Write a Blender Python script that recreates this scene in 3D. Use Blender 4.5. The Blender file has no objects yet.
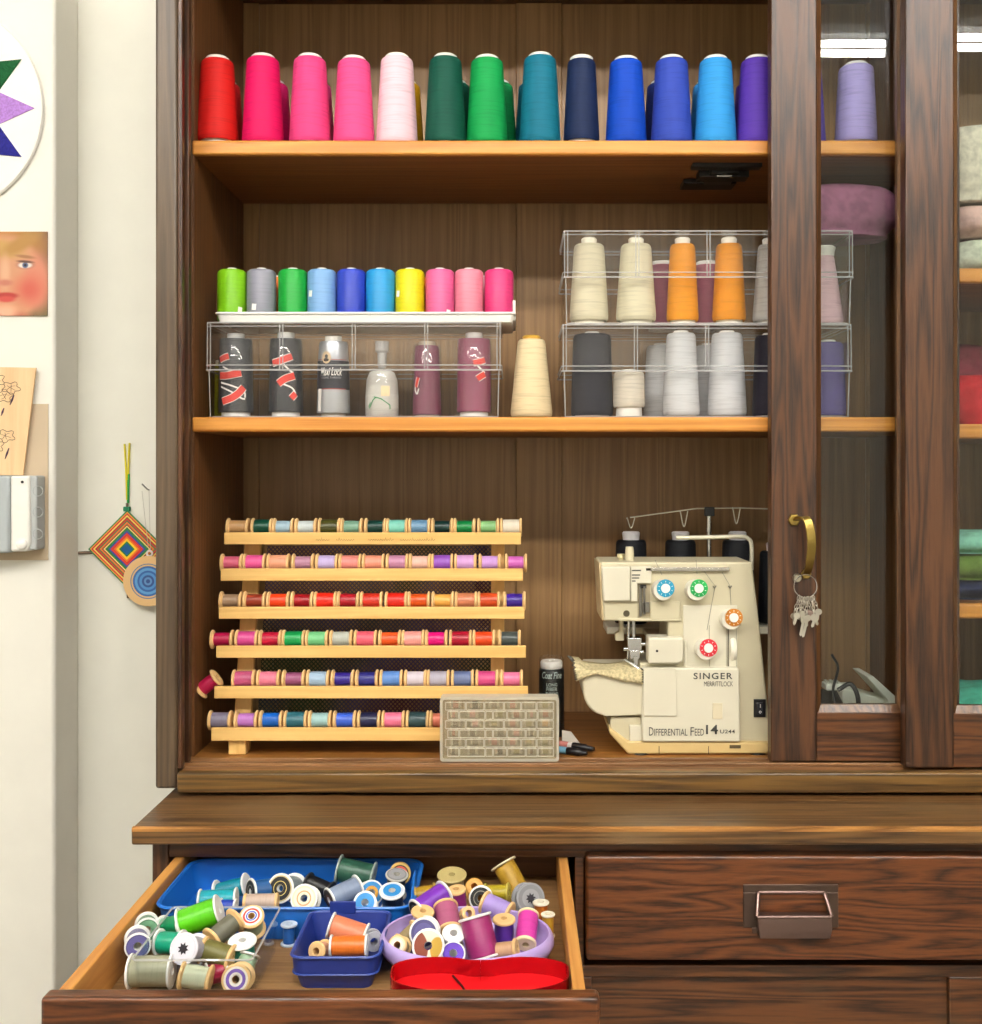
import bpy, bmesh, math, random
from mathutils import Vector, Matrix, Euler
R = random.Random(7)
PI = math.pi
scene = bpy.context.scene
COL = scene.collection
CZ, F, D0 = 1.35, 1120.0, 1.6          # camera height, focal length (px), camera distance to the shelf fronts
VX, VY = 515.0, 470.0

def P(px, py, Y):
    d = (D0 + Y) / F
    return Vector(((px - VX) * d, Y, CZ + (VY - py) * d))
def X(px, Y): return (px - VX) * (D0 + Y) / F
def Z(py, Y): return CZ + (VY - py) * (D0 + Y) / F

# ------------------------------------------------------------------ colour / materials
def lin(c):
    if isinstance(c, str):
        c = c.lstrip('#'); c = tuple(int(c[i:i+2], 16) for i in (0, 2, 4))
    v = []
    for u in c[:3]:
        u /= 255.0
        v.append(u / 12.92 if u <= 0.04045 else ((u + 0.055) / 1.055) ** 2.4)
    return (v[0], v[1], v[2], 1.0)

_M = {}
def newmat(name):
    m = bpy.data.materials.new(name); m.use_nodes = True
    nt = m.node_tree
    b = nt.nodes.get('Principled BSDF')
    return m, nt, b

def plain(c, rough=0.5, metal=0.0, spec=0.5, sss=0.0, noise=0.0, name=None):
    key = ('plain', str(c), rough, metal, spec, noise)
    if key in _M: return _M[key]
    m, nt, b = newmat(name or 'plain')
    b.inputs['Base Color'].default_value = lin(c)
    b.inputs['Roughness'].default_value = rough
    b.inputs['Metallic'].default_value = metal
    b.inputs['Specular IOR Level'].default_value = spec
    if noise:
        tc = nt.nodes.new('ShaderNodeTexCoord'); n = nt.nodes.new('ShaderNodeTexNoise')
        n.inputs['Scale'].default_value = 14; n.inputs['Detail'].default_value = 5
        nt.links.new(tc.outputs['Object'], n.inputs['Vector'])
        r = nt.nodes.new('ShaderNodeValToRGB')
        l = lin(c)
        r.color_ramp.elements[0].position = .3; r.color_ramp.elements[1].position = .7
        r.color_ramp.elements[0].color = (l[0]*(1-noise), l[1]*(1-noise), l[2]*(1-noise), 1)
        r.color_ramp.elements[1].color = (min(1, l[0]*(1+noise)), min(1, l[1]*(1+noise)), min(1, l[2]*(1+noise)), 1)
        nt.links.new(n.outputs['Fac'], r.inputs['Fac']); nt.links.new(r.outputs['Color'], b.inputs['Base Color'])
    _M[key] = m
    return m

def wood(key, dark, light, axis='X', rough=0.4, stretch=14.0, scale=9.0, fine=1.0, spec=0.5, wear=None, contrast=(.32, .72)):
    if ('wood', key, axis) in _M: return _M[('wood', key, axis)]
    m, nt, b = newmat('wood_' + key)
    L = nt.links.new
    tc = nt.nodes.new('ShaderNodeTexCoord'); mp = nt.nodes.new('ShaderNodeMapping')
    s = [1.0, 1.0, 1.0]; s['XYZ'.index(axis)] = 1.0 / (stretch * 1.8)
    mp.inputs['Scale'].default_value = s
    L(tc.outputs['Object'], mp.inputs['Vector'])
    n1 = nt.nodes.new('ShaderNodeTexNoise'); n1.inputs['Scale'].default_value = scale * 3; n1.inputs['Detail'].default_value = 2.0
    n1.inputs['Distortion'].default_value = .25
    L(mp.outputs['Vector'], n1.inputs['Vector'])
    n2 = nt.nodes.new('ShaderNodeTexNoise'); n2.inputs['Scale'].default_value = scale * 60; n2.inputs['Detail'].default_value = 2
    L(mp.outputs['Vector'], n2.inputs['Vector'])
    # growth rings: bands bent by the coarse noise
    mul = nt.nodes.new('ShaderNodeMath'); mul.operation = 'MULTIPLY'; mul.inputs[1].default_value = 20.0
    L(n1.outputs['Fac'], mul.inputs[0])
    sn = nt.nodes.new('ShaderNodeMath'); sn.operation = 'PINGPONG'; sn.inputs[1].default_value = 1.0; L(mul.outputs[0], sn.inputs[0])
    mx = nt.nodes.new('ShaderNodeMath'); mx.operation = 'MULTIPLY_ADD'; mx.inputs[1].default_value = 0.55 * fine; 
    L(n2.outputs['Fac'], mx.inputs[0])
    h = nt.nodes.new('ShaderNodeMath'); h.operation = 'MULTIPLY'; h.inputs[1].default_value = 0.50
    L(sn.outputs[0], h.inputs[0]); L(h.outputs[0], mx.inputs[2])
    cr = nt.nodes.new('ShaderNodeValToRGB')
    cr.color_ramp.elements[0].position = contrast[0] - .12; cr.color_ramp.elements[1].position = contrast[1]
    cr.color_ramp.elements[0].color = lin(dark); cr.color_ramp.elements[1].color = lin(light)
    L(mx.outputs[0], cr.inputs['Fac'])
    out = cr.outputs['Color']
    if wear:
        n3 = nt.nodes.new('ShaderNodeTexNoise'); n3.inputs['Scale'].default_value = 6; n3.inputs['Detail'].default_value = 8
        L(tc.outputs['Object'], n3.inputs['Vector'])
        c3 = nt.nodes.new('ShaderNodeValToRGB'); c3.color_ramp.elements[0].position = .55; c3.color_ramp.elements[1].position = .75
        c3.color_ramp.elements[0].color = (0, 0, 0, 1); c3.color_ramp.elements[1].color = (.55, .55, .55, 1)
        L(n3.outputs['Fac'], c3.inputs['Fac'])
        mm = nt.nodes.new('ShaderNodeMix'); mm.data_type = 'RGBA'
        L(c3.outputs['Color'], mm.inputs['Factor']); L(out, mm.inputs['A']); mm.inputs['B'].default_value = lin(wear)
        out = mm.outputs['Result']
    L(out, b.inputs['Base Color'])
    b.inputs['Roughness'].default_value = rough; b.inputs['Specular IOR Level'].default_value = spec
    bp = nt.nodes.new('ShaderNodeBump'); bp.inputs['Strength'].default_value = .18; bp.inputs['Distance'].default_value = .002
    L(mx.outputs[0], bp.inputs['Height']); L(bp.outputs['Normal'], b.inputs['Normal'])
    _M[('wood', key, axis)] = m
    return m

def thread(c, rough=0.55, pitch=900.0, cross=True):
    key = ('thread', str(c), rough, pitch)
    if key in _M: return _M[key]
    m, nt, b = newmat('thread'); L = nt.links.new
    tc = nt.nodes.new('ShaderNodeTexCoord')
    w = nt.nodes.new('ShaderNodeTexWave'); w.bands_direction = 'Z'; w.inputs['Scale'].default_value = pitch / 6.28
    w.inputs['Distortion'].default_value = 2.0; w.inputs['Detail'].default_value = 2; w.inputs['Detail Scale'].default_value = .3
    L(tc.outputs['Object'], w.inputs['Vector'])
    n = nt.nodes.new('ShaderNodeTexNoise'); n.inputs['Detail'].default_value = 3; n.inputs['Scale'].default_value = 1
    mp = nt.nodes.new('ShaderNodeMapping'); mp.inputs['Scale'].default_value = (22, 22, 420); mp.inputs['Rotation'].default_value = (.06, .04, 0)
    L(tc.outputs['Object'], mp.inputs['Vector']); L(mp.outputs['Vector'], n.inputs['Vector'])
    cr = nt.nodes.new('ShaderNodeValToRGB'); l = lin(c)
    if rough <= .5: l = (l[0]*.8, l[1]*.8, l[2]*.8, 1)
    cr.color_ramp.elements[0].position = .3; cr.color_ramp.elements[1].position = .5
    cr.color_ramp.elements[0].color = (l[0]*(.8 if rough > .5 else .9), l[1]*(.8 if rough > .5 else .9), l[2]*(.8 if rough > .5 else .9), 1); cr.color_ramp.elements[1].color = l
    L(n.outputs['Fac'], cr.inputs['Fac']); L(cr.outputs['Color'], b.inputs['Base Color'])
    b.inputs['Roughness'].default_value = rough
    b.inputs['Specular IOR Level'].default_value = .22 if rough > .5 else .45
    bp = nt.nodes.new('ShaderNodeBump'); bp.inputs['Strength'].default_value = .25; bp.inputs['Distance'].default_value = .0006
    L(w.outputs['Fac'], bp.inputs['Height']); L(bp.outputs['Normal'], b.inputs['Normal'])
    _M[key] = m
    return m

def clear(tint=(253, 253, 253), fac=0.025, milky=0.0, rough=0.03, name='clear_plastic'):
    key = ('clear', tint, fac, milky)
    if key in _M: return _M[key]
    m, nt, b = newmat(name); nt.nodes.remove(b); L = nt.links.new
    out = [n for n in nt.nodes if n.type == 'OUTPUT_MATERIAL'][0]
    tr = nt.nodes.new('ShaderNodeBsdfTransparent'); tr.inputs['Color'].default_value = lin(tint)
    gl = nt.nodes.new('ShaderNodeBsdfGlossy'); gl.inputs['Roughness'].default_value = rough
    lw = nt.nodes.new('ShaderNodeLayerWeight')
    pw = nt.nodes.new('ShaderNodeMath'); pw.operation = 'POWER'; pw.inputs[1].default_value = 5.0; L(lw.outputs['Facing'], pw.inputs[0])
    ad = nt.nodes.new('ShaderNodeMath'); ad.operation = 'MULTIPLY_ADD'; ad.use_clamp = True; ad.inputs[1].default_value = .5; ad.inputs[2].default_value = fac
    L(pw.outputs[0], ad.inputs[0])
    mx = nt.nodes.new('ShaderNodeMixShader'); L(ad.outputs[0], mx.inputs[0]); L(tr.outputs[0], mx.inputs[1]); L(gl.outputs[0], mx.inputs[2])
    res = mx
    if milky:
        df0 = nt.nodes.new('ShaderNodeBsdfDiffuse'); df0.inputs['Color'].default_value = (.9, .9, .9, 1)
        tl = nt.nodes.new('ShaderNodeBsdfTranslucent'); tl.inputs['Color'].default_value = (.9, .9, .9, 1) if tint[2] > 238 else lin(tint)
        if tint[2] <= 238: df0.inputs['Color'].default_value = lin(tint)
        df = nt.nodes.new('ShaderNodeMixShader'); df.inputs[0].default_value = .4; L(df0.outputs[0], df.inputs[1]); L(tl.outputs[0], df.inputs[2])
        m2 = nt.nodes.new('ShaderNodeMixShader'); m2.inputs[0].default_value = milky
        L(mx.outputs[0], m2.inputs[1]); L(df.outputs[0], m2.inputs[2]); res = m2
    L(res.outputs[0], out.inputs['Surface'])
    _M[key] = m
    return m

def blobs(name, base, items, rough=.6, ax=('X', 'Z')):
    """printed picture: soft ellipses (cx, cz, rx, rz, colour, softness, rot) over a base colour, in object coordinates"""
    m, nt, b = newmat(name); L = nt.links.new
    tc = nt.nodes.new('ShaderNodeTexCoord'); cur = None
    for (cx, cz, rx, rz, c, soft, rot) in items:
        mp = nt.nodes.new('ShaderNodeMapping'); mp.vector_type = 'TEXTURE'
        if ax == ('X', 'Z'):
            mp.inputs['Location'].default_value = (cx, 0, cz); mp.inputs['Rotation'].default_value = (0, rot, 0); mp.inputs['Scale'].default_value = (rx, 1e3, rz)
        else:
            mp.inputs['Location'].default_value = (cx, cz, 0); mp.inputs['Rotation'].default_value = (0, 0, rot); mp.inputs['Scale'].default_value = (rx, rz, 1e3)
        L(tc.outputs['Object'], mp.inputs['Vector'])
        ln = nt.nodes.new('ShaderNodeVectorMath'); ln.operation = 'LENGTH'; L(mp.outputs['Vector'], ln.inputs[0])
        mr = nt.nodes.new('ShaderNodeMapRange'); mr.interpolation_type = 'SMOOTHSTEP'
        mr.inputs['From Min'].default_value = 1 - soft; mr.inputs['From Max'].default_value = 1 + soft
        mr.inputs['To Min'].default_value = 1; mr.inputs['To Max'].default_value = 0
        L(ln.outputs['Value'], mr.inputs['Value'])
        mm = nt.nodes.new('ShaderNodeMix'); mm.data_type = 'RGBA'
        L(mr.outputs[0], mm.inputs['Factor'])
        if cur is None: mm.inputs['A'].default_value = lin(base)
        else: L(cur, mm.inputs['A'])
        mm.inputs['B'].default_value = lin(c); cur = mm.outputs['Result']
    L(cur, b.inputs['Base Color']); b.inputs['Roughness'].default_value = rough
    return m

def rings(name, stops, scale, mode='ROUND', rough=.6):
    """concentric constant-colour rings from stops [(pos 0..1, colour)]; object X/Y plane, radius = scale"""
    key = ('rings', name)
    if key in _M: return _M[key]
    m, nt, b = newmat(name); L = nt.links.new
    tc = nt.nodes.new('ShaderNodeTexCoord'); sp = nt.nodes.new('ShaderNodeSeparateXYZ'); L(tc.outputs['Object'], sp.inputs[0])
    def mth(op, a, bb=None, v=None):
        n = nt.nodes.new('ShaderNodeMath'); n.operation = op; L(a, n.inputs[0])
        if bb is not None: L(bb, n.inputs[1])
        if v is not None: n.inputs[1].default_value = v
        return n.outputs[0]
    if mode == 'DIAMOND':
        rr = mth('ADD', mth('ABSOLUTE', sp.outputs['X']), mth('ABSOLUTE', sp.outputs['Y']))
    else:
        rr = mth('SQRT', mth('ADD', mth('MULTIPLY', sp.outputs['X'], sp.outputs['X']), mth('MULTIPLY', sp.outputs['Y'], sp.outputs['Y'])))
    rr = mth('DIVIDE', rr, v=scale)
    cr = nt.nodes.new('ShaderNodeValToRGB'); cr.color_ramp.interpolation = 'CONSTANT'
    e = cr.color_ramp.elements
    e[0].position = stops[0][0]; e[0].color = lin(stops[0][1])
    e[1].position = stops[1][0]; e[1].color = lin(stops[1][1])
    for p, c in stops[2:]:
        q = e.new(p); q.color = lin(c)
    L(rr, cr.inputs['Fac']); L(cr.outputs['Color'], b.inputs['Base Color']); b.inputs['Roughness'].default_value = rough
    _M[key] = m
    return m

def emis(c, s):
    m, nt, b = newmat('lamp_light')
    b.inputs['Base Color'].default_value = (0, 0, 0, 1)
    b.inputs['Emission Color'].default_value = c; b.inputs['Emission Strength'].default_value = s
    return m

# ------------------------------------------------------------------ geometry helpers
def box(bm, x0, x1, y0, y1, z0, z1, M=None):
    vs = [bm.verts.new((x, y, z)) for z in (z0, z1) for y in (y0, y1) for x in (x0, x1)]
    for f in ((0, 2, 3, 1), (4, 5, 7, 6), (0, 1, 5, 4), (2, 6, 7, 3), (0, 4, 6, 2), (1, 3, 7, 5)):
        bm.faces.new([vs[i] for i in f])
    if M is not None:
        for v in vs: v.co = M @ v.co
    return vs
def B(*a, M=None):
    bm = bmesh.new(); box(bm, *a, M=M); return bm
def lathe(bm, prof, seg=32, M=None, closed=False):
    rows = []
    for r, z in prof:
        if r < 1e-6: rows.append([bm.verts.new((0, 0, z))])
        else: rows.append([bm.verts.new((r*math.cos(2*PI*i/seg), r*math.sin(2*PI*i/seg), z)) for i in range(seg)])
    pairs = list(zip(rows, rows[1:]))
    if closed: pairs.append((rows[-1], rows[0]))
    for a, b in pairs:
        for i in range(seg):
            j = (i+1) % seg
            if len(a) == 1 and len(b) == 1: continue
            if len(a) == 1: bm.faces.new((a[0], b[j], b[i]))
            elif len(b) == 1: bm.faces.new((a[i], a[j], b[0]))
            else: bm.faces.new((a[i], a[j], b[j], b[i]))
    if M is not None:
        for row in rows:
            for v in row: v.co = M @ v.co
    return bm
def loft(bm, loops, cap0=True, cap1=True, closed=False):
    rows = [[bm.verts.new(p) for p in lp] for lp in loops]
    n = len(rows[0])
    prs = list(zip(rows, rows[1:]))
    if closed: prs.append((rows[-1], rows[0]))
    for a, b in prs:
        for i in range(n):
            j = (i+1) % n
            bm.faces.new((a[i], a[j], b[j], b[i]))
    if cap0 and not closed: bm.faces.new(rows[0][::-1])
    if cap1 and not closed: bm.faces.new(rows[-1])
    return bm
def tube(bm, pts, r, seg=8, closed=False):
    pts = [Vector(p) for p in pts]; n = len(pts)
    rad = r if isinstance(r, (list, tuple)) else [r]*n
    rows = []; up = None
    for i, p in enumerate(pts):
        if closed: t = (pts[(i+1) % n] - pts[i-1]).normalized()
        else: t = (pts[min(i+1, n-1)] - pts[max(i-1, 0)]).normalized()
        if up is None: up = t.orthogonal().normalized()
        else:
            up = (up - t*up.dot(t))
            up = up.normalized() if up.length > 1e-6 else t.orthogonal().normalized()
        s = t.cross(up)
        rows.append([p + (up*math.cos(2*PI*k/seg) + s*math.sin(2*PI*k/seg))*rad[i] for k in range(seg)])
    return loft(bm, rows, closed=closed)
def prism(bm, poly, y0, y1, M=None):
    """poly [(x,z)] extruded along y"""
    a = [bm.verts.new((x, y0, z)) for x, z in poly]; b = [bm.verts.new((x, y1, z)) for x, z in poly]
    n = len(poly)
    bm.faces.new(a); bm.faces.new(b[::-1])
    for i in range(n):
        j = (i+1) % n
        bm.faces.new((a[j], a[i], b[i], b[j]))
    if M is not None:
        for v in a+b: v.co = M @ v.co
    return bm
def rr(x0, x1, y0, y1, r, z, n=5):
    out = []
    for cx, cy, a0 in ((x1-r, y0+r, -90), (x1-r, y1-r, 0), (x0+r, y1-r, 90), (x0+r, y0+r, 180)):
        for k in range(n+1):
            a = math.radians(a0 + 90*k/n)
            out.append((cx + r*math.cos(a), cy + r*math.sin(a), z))
    return out
def ell(cx, cy, rx, ry, z, n=48):
    return [(cx + rx*math.cos(2*PI*k/n), cy + ry*math.sin(2*PI*k/n), z) for k in range(n)]
def catmull(pts, n=8):
    pts = [Vector(p) for p in pts]; q = [2*pts[0]-pts[1]] + pts + [2*pts[-1]-pts[-2]]; out = []
    for i in range(1, len(q)-2):
        for k in range(n):
            t = k/n
            out.append(.5*((2*q[i]) + (-q[i-1]+q[i+1])*t + (2*q[i-1]-5*q[i]+4*q[i+1]-q[i+2])*t*t + (-q[i-1]+3*q[i]-3*q[i+1]+q[i+2])*t**3))
    out.append(pts[-1]); return out

def obj(name, bm, mat, parent=None, bevel=0, smooth=True, angle=40, seg=2, subd=0):
    if isinstance(bm, bpy.types.Mesh): me = bm
    else:
        bmesh.ops.recalc_face_normals(bm, faces=bm.faces)
        me = bpy.data.meshes.new(name); bm.to_mesh(me); bm.free()
        for mm in (mat if isinstance(mat, (list, tuple)) else [mat]): me.materials.append(mm)
        if smooth:
            for p in me.polygons: p.use_smooth = True
            me.set_sharp_from_angle(angle=math.radians(angle))
    o = bpy.data.objects.new(name, me); COL.objects.link(o)
    if parent is not None: put(o, parent)
    if bevel:
        b = o.modifiers.new('Bevel', 'BEVEL'); b.width = bevel; b.segments = seg; b.limit_method = 'ANGLE'; b.angle_limit = math.radians(35)
    if subd:
        s = o.modifiers.new('Subsurf', 'SUBSURF'); s.levels = subd; s.render_levels = subd
    return o
def put(o, parent):
    """child keeps world coordinates of its mesh when parent is an Empty tagged 'world'"""
    o.parent = parent
    if parent.get('_w'):
        o.location = -Vector(parent.location)
def thing(name, label, cat, loc=(0, 0, 0), group=None, world=True):
    o = bpy.data.objects.new(name, None); COL.objects.link(o); o.empty_display_size = .02
    o.location = loc; o['label'] = label; o['category'] = cat
    if group: o['group'] = group
    if world: o['_w'] = 1
    return o
def tag(o, label, cat, group=None):
    o['label'] = label; o['category'] = cat
    if group: o['group'] = group
    return o
def struct(name, bm, mat, **k):
    o = obj(name, bm, mat, **k); o['kind'] = 'structure'; return o

def text_bm(body, x0, x1, z0, z1, Y, bold=0.0, shear=0.0, depth=0.0003, cyl=None, space=1.0):
    cu = bpy.data.curves.new('t', 'FONT'); cu.body = body; cu.offset = bold; cu.shear = shear; cu.resolution_u = 3; cu.space_character = space
    o = bpy.data.objects.new('t', cu); COL.objects.link(o)
    dg = bpy.context.evaluated_depsgraph_get(); me = bpy.data.meshes.new_from_object(o.evaluated_get(dg))
    bpy.data.objects.remove(o); bpy.data.curves.remove(cu)
    bm = bmesh.new(); bm.from_mesh(me); bpy.data.meshes.remove(me)
    xs = [v.co.x for v in bm.verts]; ys = [v.co.y for v in bm.verts]
    ax, bx, ay, by = min(xs), max(xs), min(ys), max(ys)
    for v in bm.verts:
        x = x0 + (v.co.x-ax)/(bx-ax)*(x1-x0); z = z0 + (v.co.y-ay)/(by-ay)*(z1-z0)
        if cyl:
            cx, cy, r = cyl; a = (x-cx)/r
            v.co = (cx + r*math.sin(a), cy - r*math.cos(a), z)
        else: v.co = (x, Y, z)
    return bm
def on_cyl(bm, cx, cy, r, pts, w):
    """strip wrapped on an upright cylinder; pts [(x offset along the front, z)]"""
    n = len(pts); rows = []
    for i, (x, z) in enumerate(pts):
        a, b = pts[max(i-1, 0)], pts[min(i+1, n-1)]
        t = Vector((b[0]-a[0], b[1]-a[1])).normalized(); nn = Vector((-t.y, t.x))*w/2
        row = []
        for s in (-1, 1):
            xx, zz = x + nn.x*s, z + nn.y*s; an = max(-1.45, min(1.45, xx/r))
            row.append(bm.verts.new((cx + r*math.sin(an), cy - r*math.cos(an), zz)))
        rows.append(row)
    for a, b in zip(rows, rows[1:]): bm.faces.new((a[0], b[0], b[1], a[1]))

# ------------------------------------------------------------------ shared materials
FRONT = ('#2b1a10', '#5e3c24')
W_FX = lambda: wood('dark_oak', '#22130b', '#60391d', 'X', rough=.36, stretch=9, scale=8, wear='#4a3a2a')
W_FZ = lambda: wood('dark_oak', '#22140c', '#54341e', 'Z', rough=.36, stretch=11, scale=9)
W_STILE = lambda: wood('worn_oak', '#3a2c20', '#5e4c38', 'Z', rough=.4, stretch=14, scale=8, wear='#55483a', contrast=(.2, .9))
W_IN = lambda ax: wood('inner_brown', '#42260f', '#6e4620', ax, rough=.5, stretch=16, scale=7, contrast=(.15, .95))
W_BACK = lambda: wood('back_panel', '#735330', '#a07a4c', 'Z', rough=.42, stretch=22, scale=6, fine=1.3, contrast=(.1, 1.0))
W_SHELF = lambda: wood('shelf_amber', '#b06a22', '#dd9a45', 'X', rough=.42, stretch=18, scale=6, contrast=(.1, 1.0))
W_SHELFU = lambda: wood('shelf_brown', '#6b3c16', '#925a26', 'X', rough=.5, stretch=18, scale=6, contrast=(.1, 1.0))
W_COUNTER = lambda: wood('counter_oak', '#3a2614', '#6d4e2c', 'X', rough=.3, stretch=18, scale=8, wear='#7a6242')
W_DRAWER = lambda ax: wood('drawer_side', '#a86a2a', '#d39a52', ax, rough=.5, stretch=14, scale=7, contrast=(.1, 1.0))
W_PALE = lambda ax: wood('pale_pine', '#d8a558', '#efc67c', ax, rough=.5, stretch=18, scale=6, contrast=(.05, 1.05))
WHITE_WALL = plain('#eae8dc', .8, spec=.2, noise=.02)
WHITE_PL = plain('#eeebe2', .4)
SPOOLWOOD = plain('#e2ba80', .5, noise=.08)
CHROME = plain('#c9c9c9', .22, metal=1.0)
BLACK = plain('#0c0c0d', .45)
CLEAR = clear()
CLEAR_EDGE = clear((253, 253, 253), .12, .35, name='clear_plastic_edge')

# ------------------------------------------------------------------ room
def room():
    wy = .335
    struct('floor', B(-2.6, 3.0, -4.2, wy, -.04, 0), plain('#8a8378', .6, noise=.05), smooth=False)
    struct('ceiling', B(-2.6, 3.0, -4.2, wy+.05, 3.0, 3.04), plain('#f2f0ea', .9), smooth=False)
    struct('wall_back', B(-2.6, 3.0, wy, wy+.05, 0, 3.0), WHITE_WALL, smooth=False)
    struct('wall_left', B(-2.65, -2.6, -4.2, wy+.05, 0, 3.0), WHITE_WALL, smooth=False)
    struct('wall_right', B(3.0, 3.05, -4.2, wy+.05, 0, 3.0), WHITE_WALL, smooth=False)
    struct('wall_front', B(-2.6, 3.0, -4.25, -4.2, 0, 3.0), plain('#d9d6cd', .9), smooth=False)
    # shallow pier to the left of the recess the cabinet stands in
    fx = X(55, .235)
    o = struct('wall_side', B(-2.6, fx, .235, wy, 0, 3.0), plain('#e9e6dc', .8, spec=.2, noise=.02), bevel=.006, seg=3)
room()

# ------------------------------------------------------------------ lamps: two rows of ceiling fluorescents
TUBE_E = 62.0
def ceiling_light(x, y, z, lab, n):
    t = bpy.data.objects.new('ceiling_light', None); COL.objects.link(t); t.location = (x, y, z); t['kind'] = 'structure'; t['_w'] = 1
    bm = bmesh.new(); box(bm, x-.65, x+.65, y-.07, y+.07, z+.03, z+.06)
    obj('housing', bm, plain('#f4f4f0', .5), t, bevel=.004)
    for k in range(n):
        dy = (k-(n-1)/2)*.09
        bm = bmesh.new(); tube(bm, [(x-.6, y+dy, z), (x+.6, y+dy, z)], .014, 8)
        o = obj('fluorescent_tube', bm, LAMP, t)
        bm = bmesh.new()
        for s in (-1, 1): box(bm, x+s*.61-.01, x+s*.61+.01, y+dy-.016, y+dy+.016, z-.02, z+.03)
        obj('lamp_holder', bm, plain('#f4f4f0', .5), t)
LAMP = emis((1.0, .975, .93, 1), TUBE_E)
for x, w in ((-1.3, 'left'), (.05, 'middle'), (1.4, 'right')):
    ceiling_light(x, -1.72, CZ+1.5, 'white fluorescent ceiling fixture near the cabinet, %s one of its row' % w, 2)
for x, w in ((-1.3, 'left'), (.05, 'middle'), (1.4, 'right')):
    ceiling_light(x, -2.42, CZ+1.5, 'white fluorescent ceiling fixture farther from the cabinet, %s one of its row' % w, 2)

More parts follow.
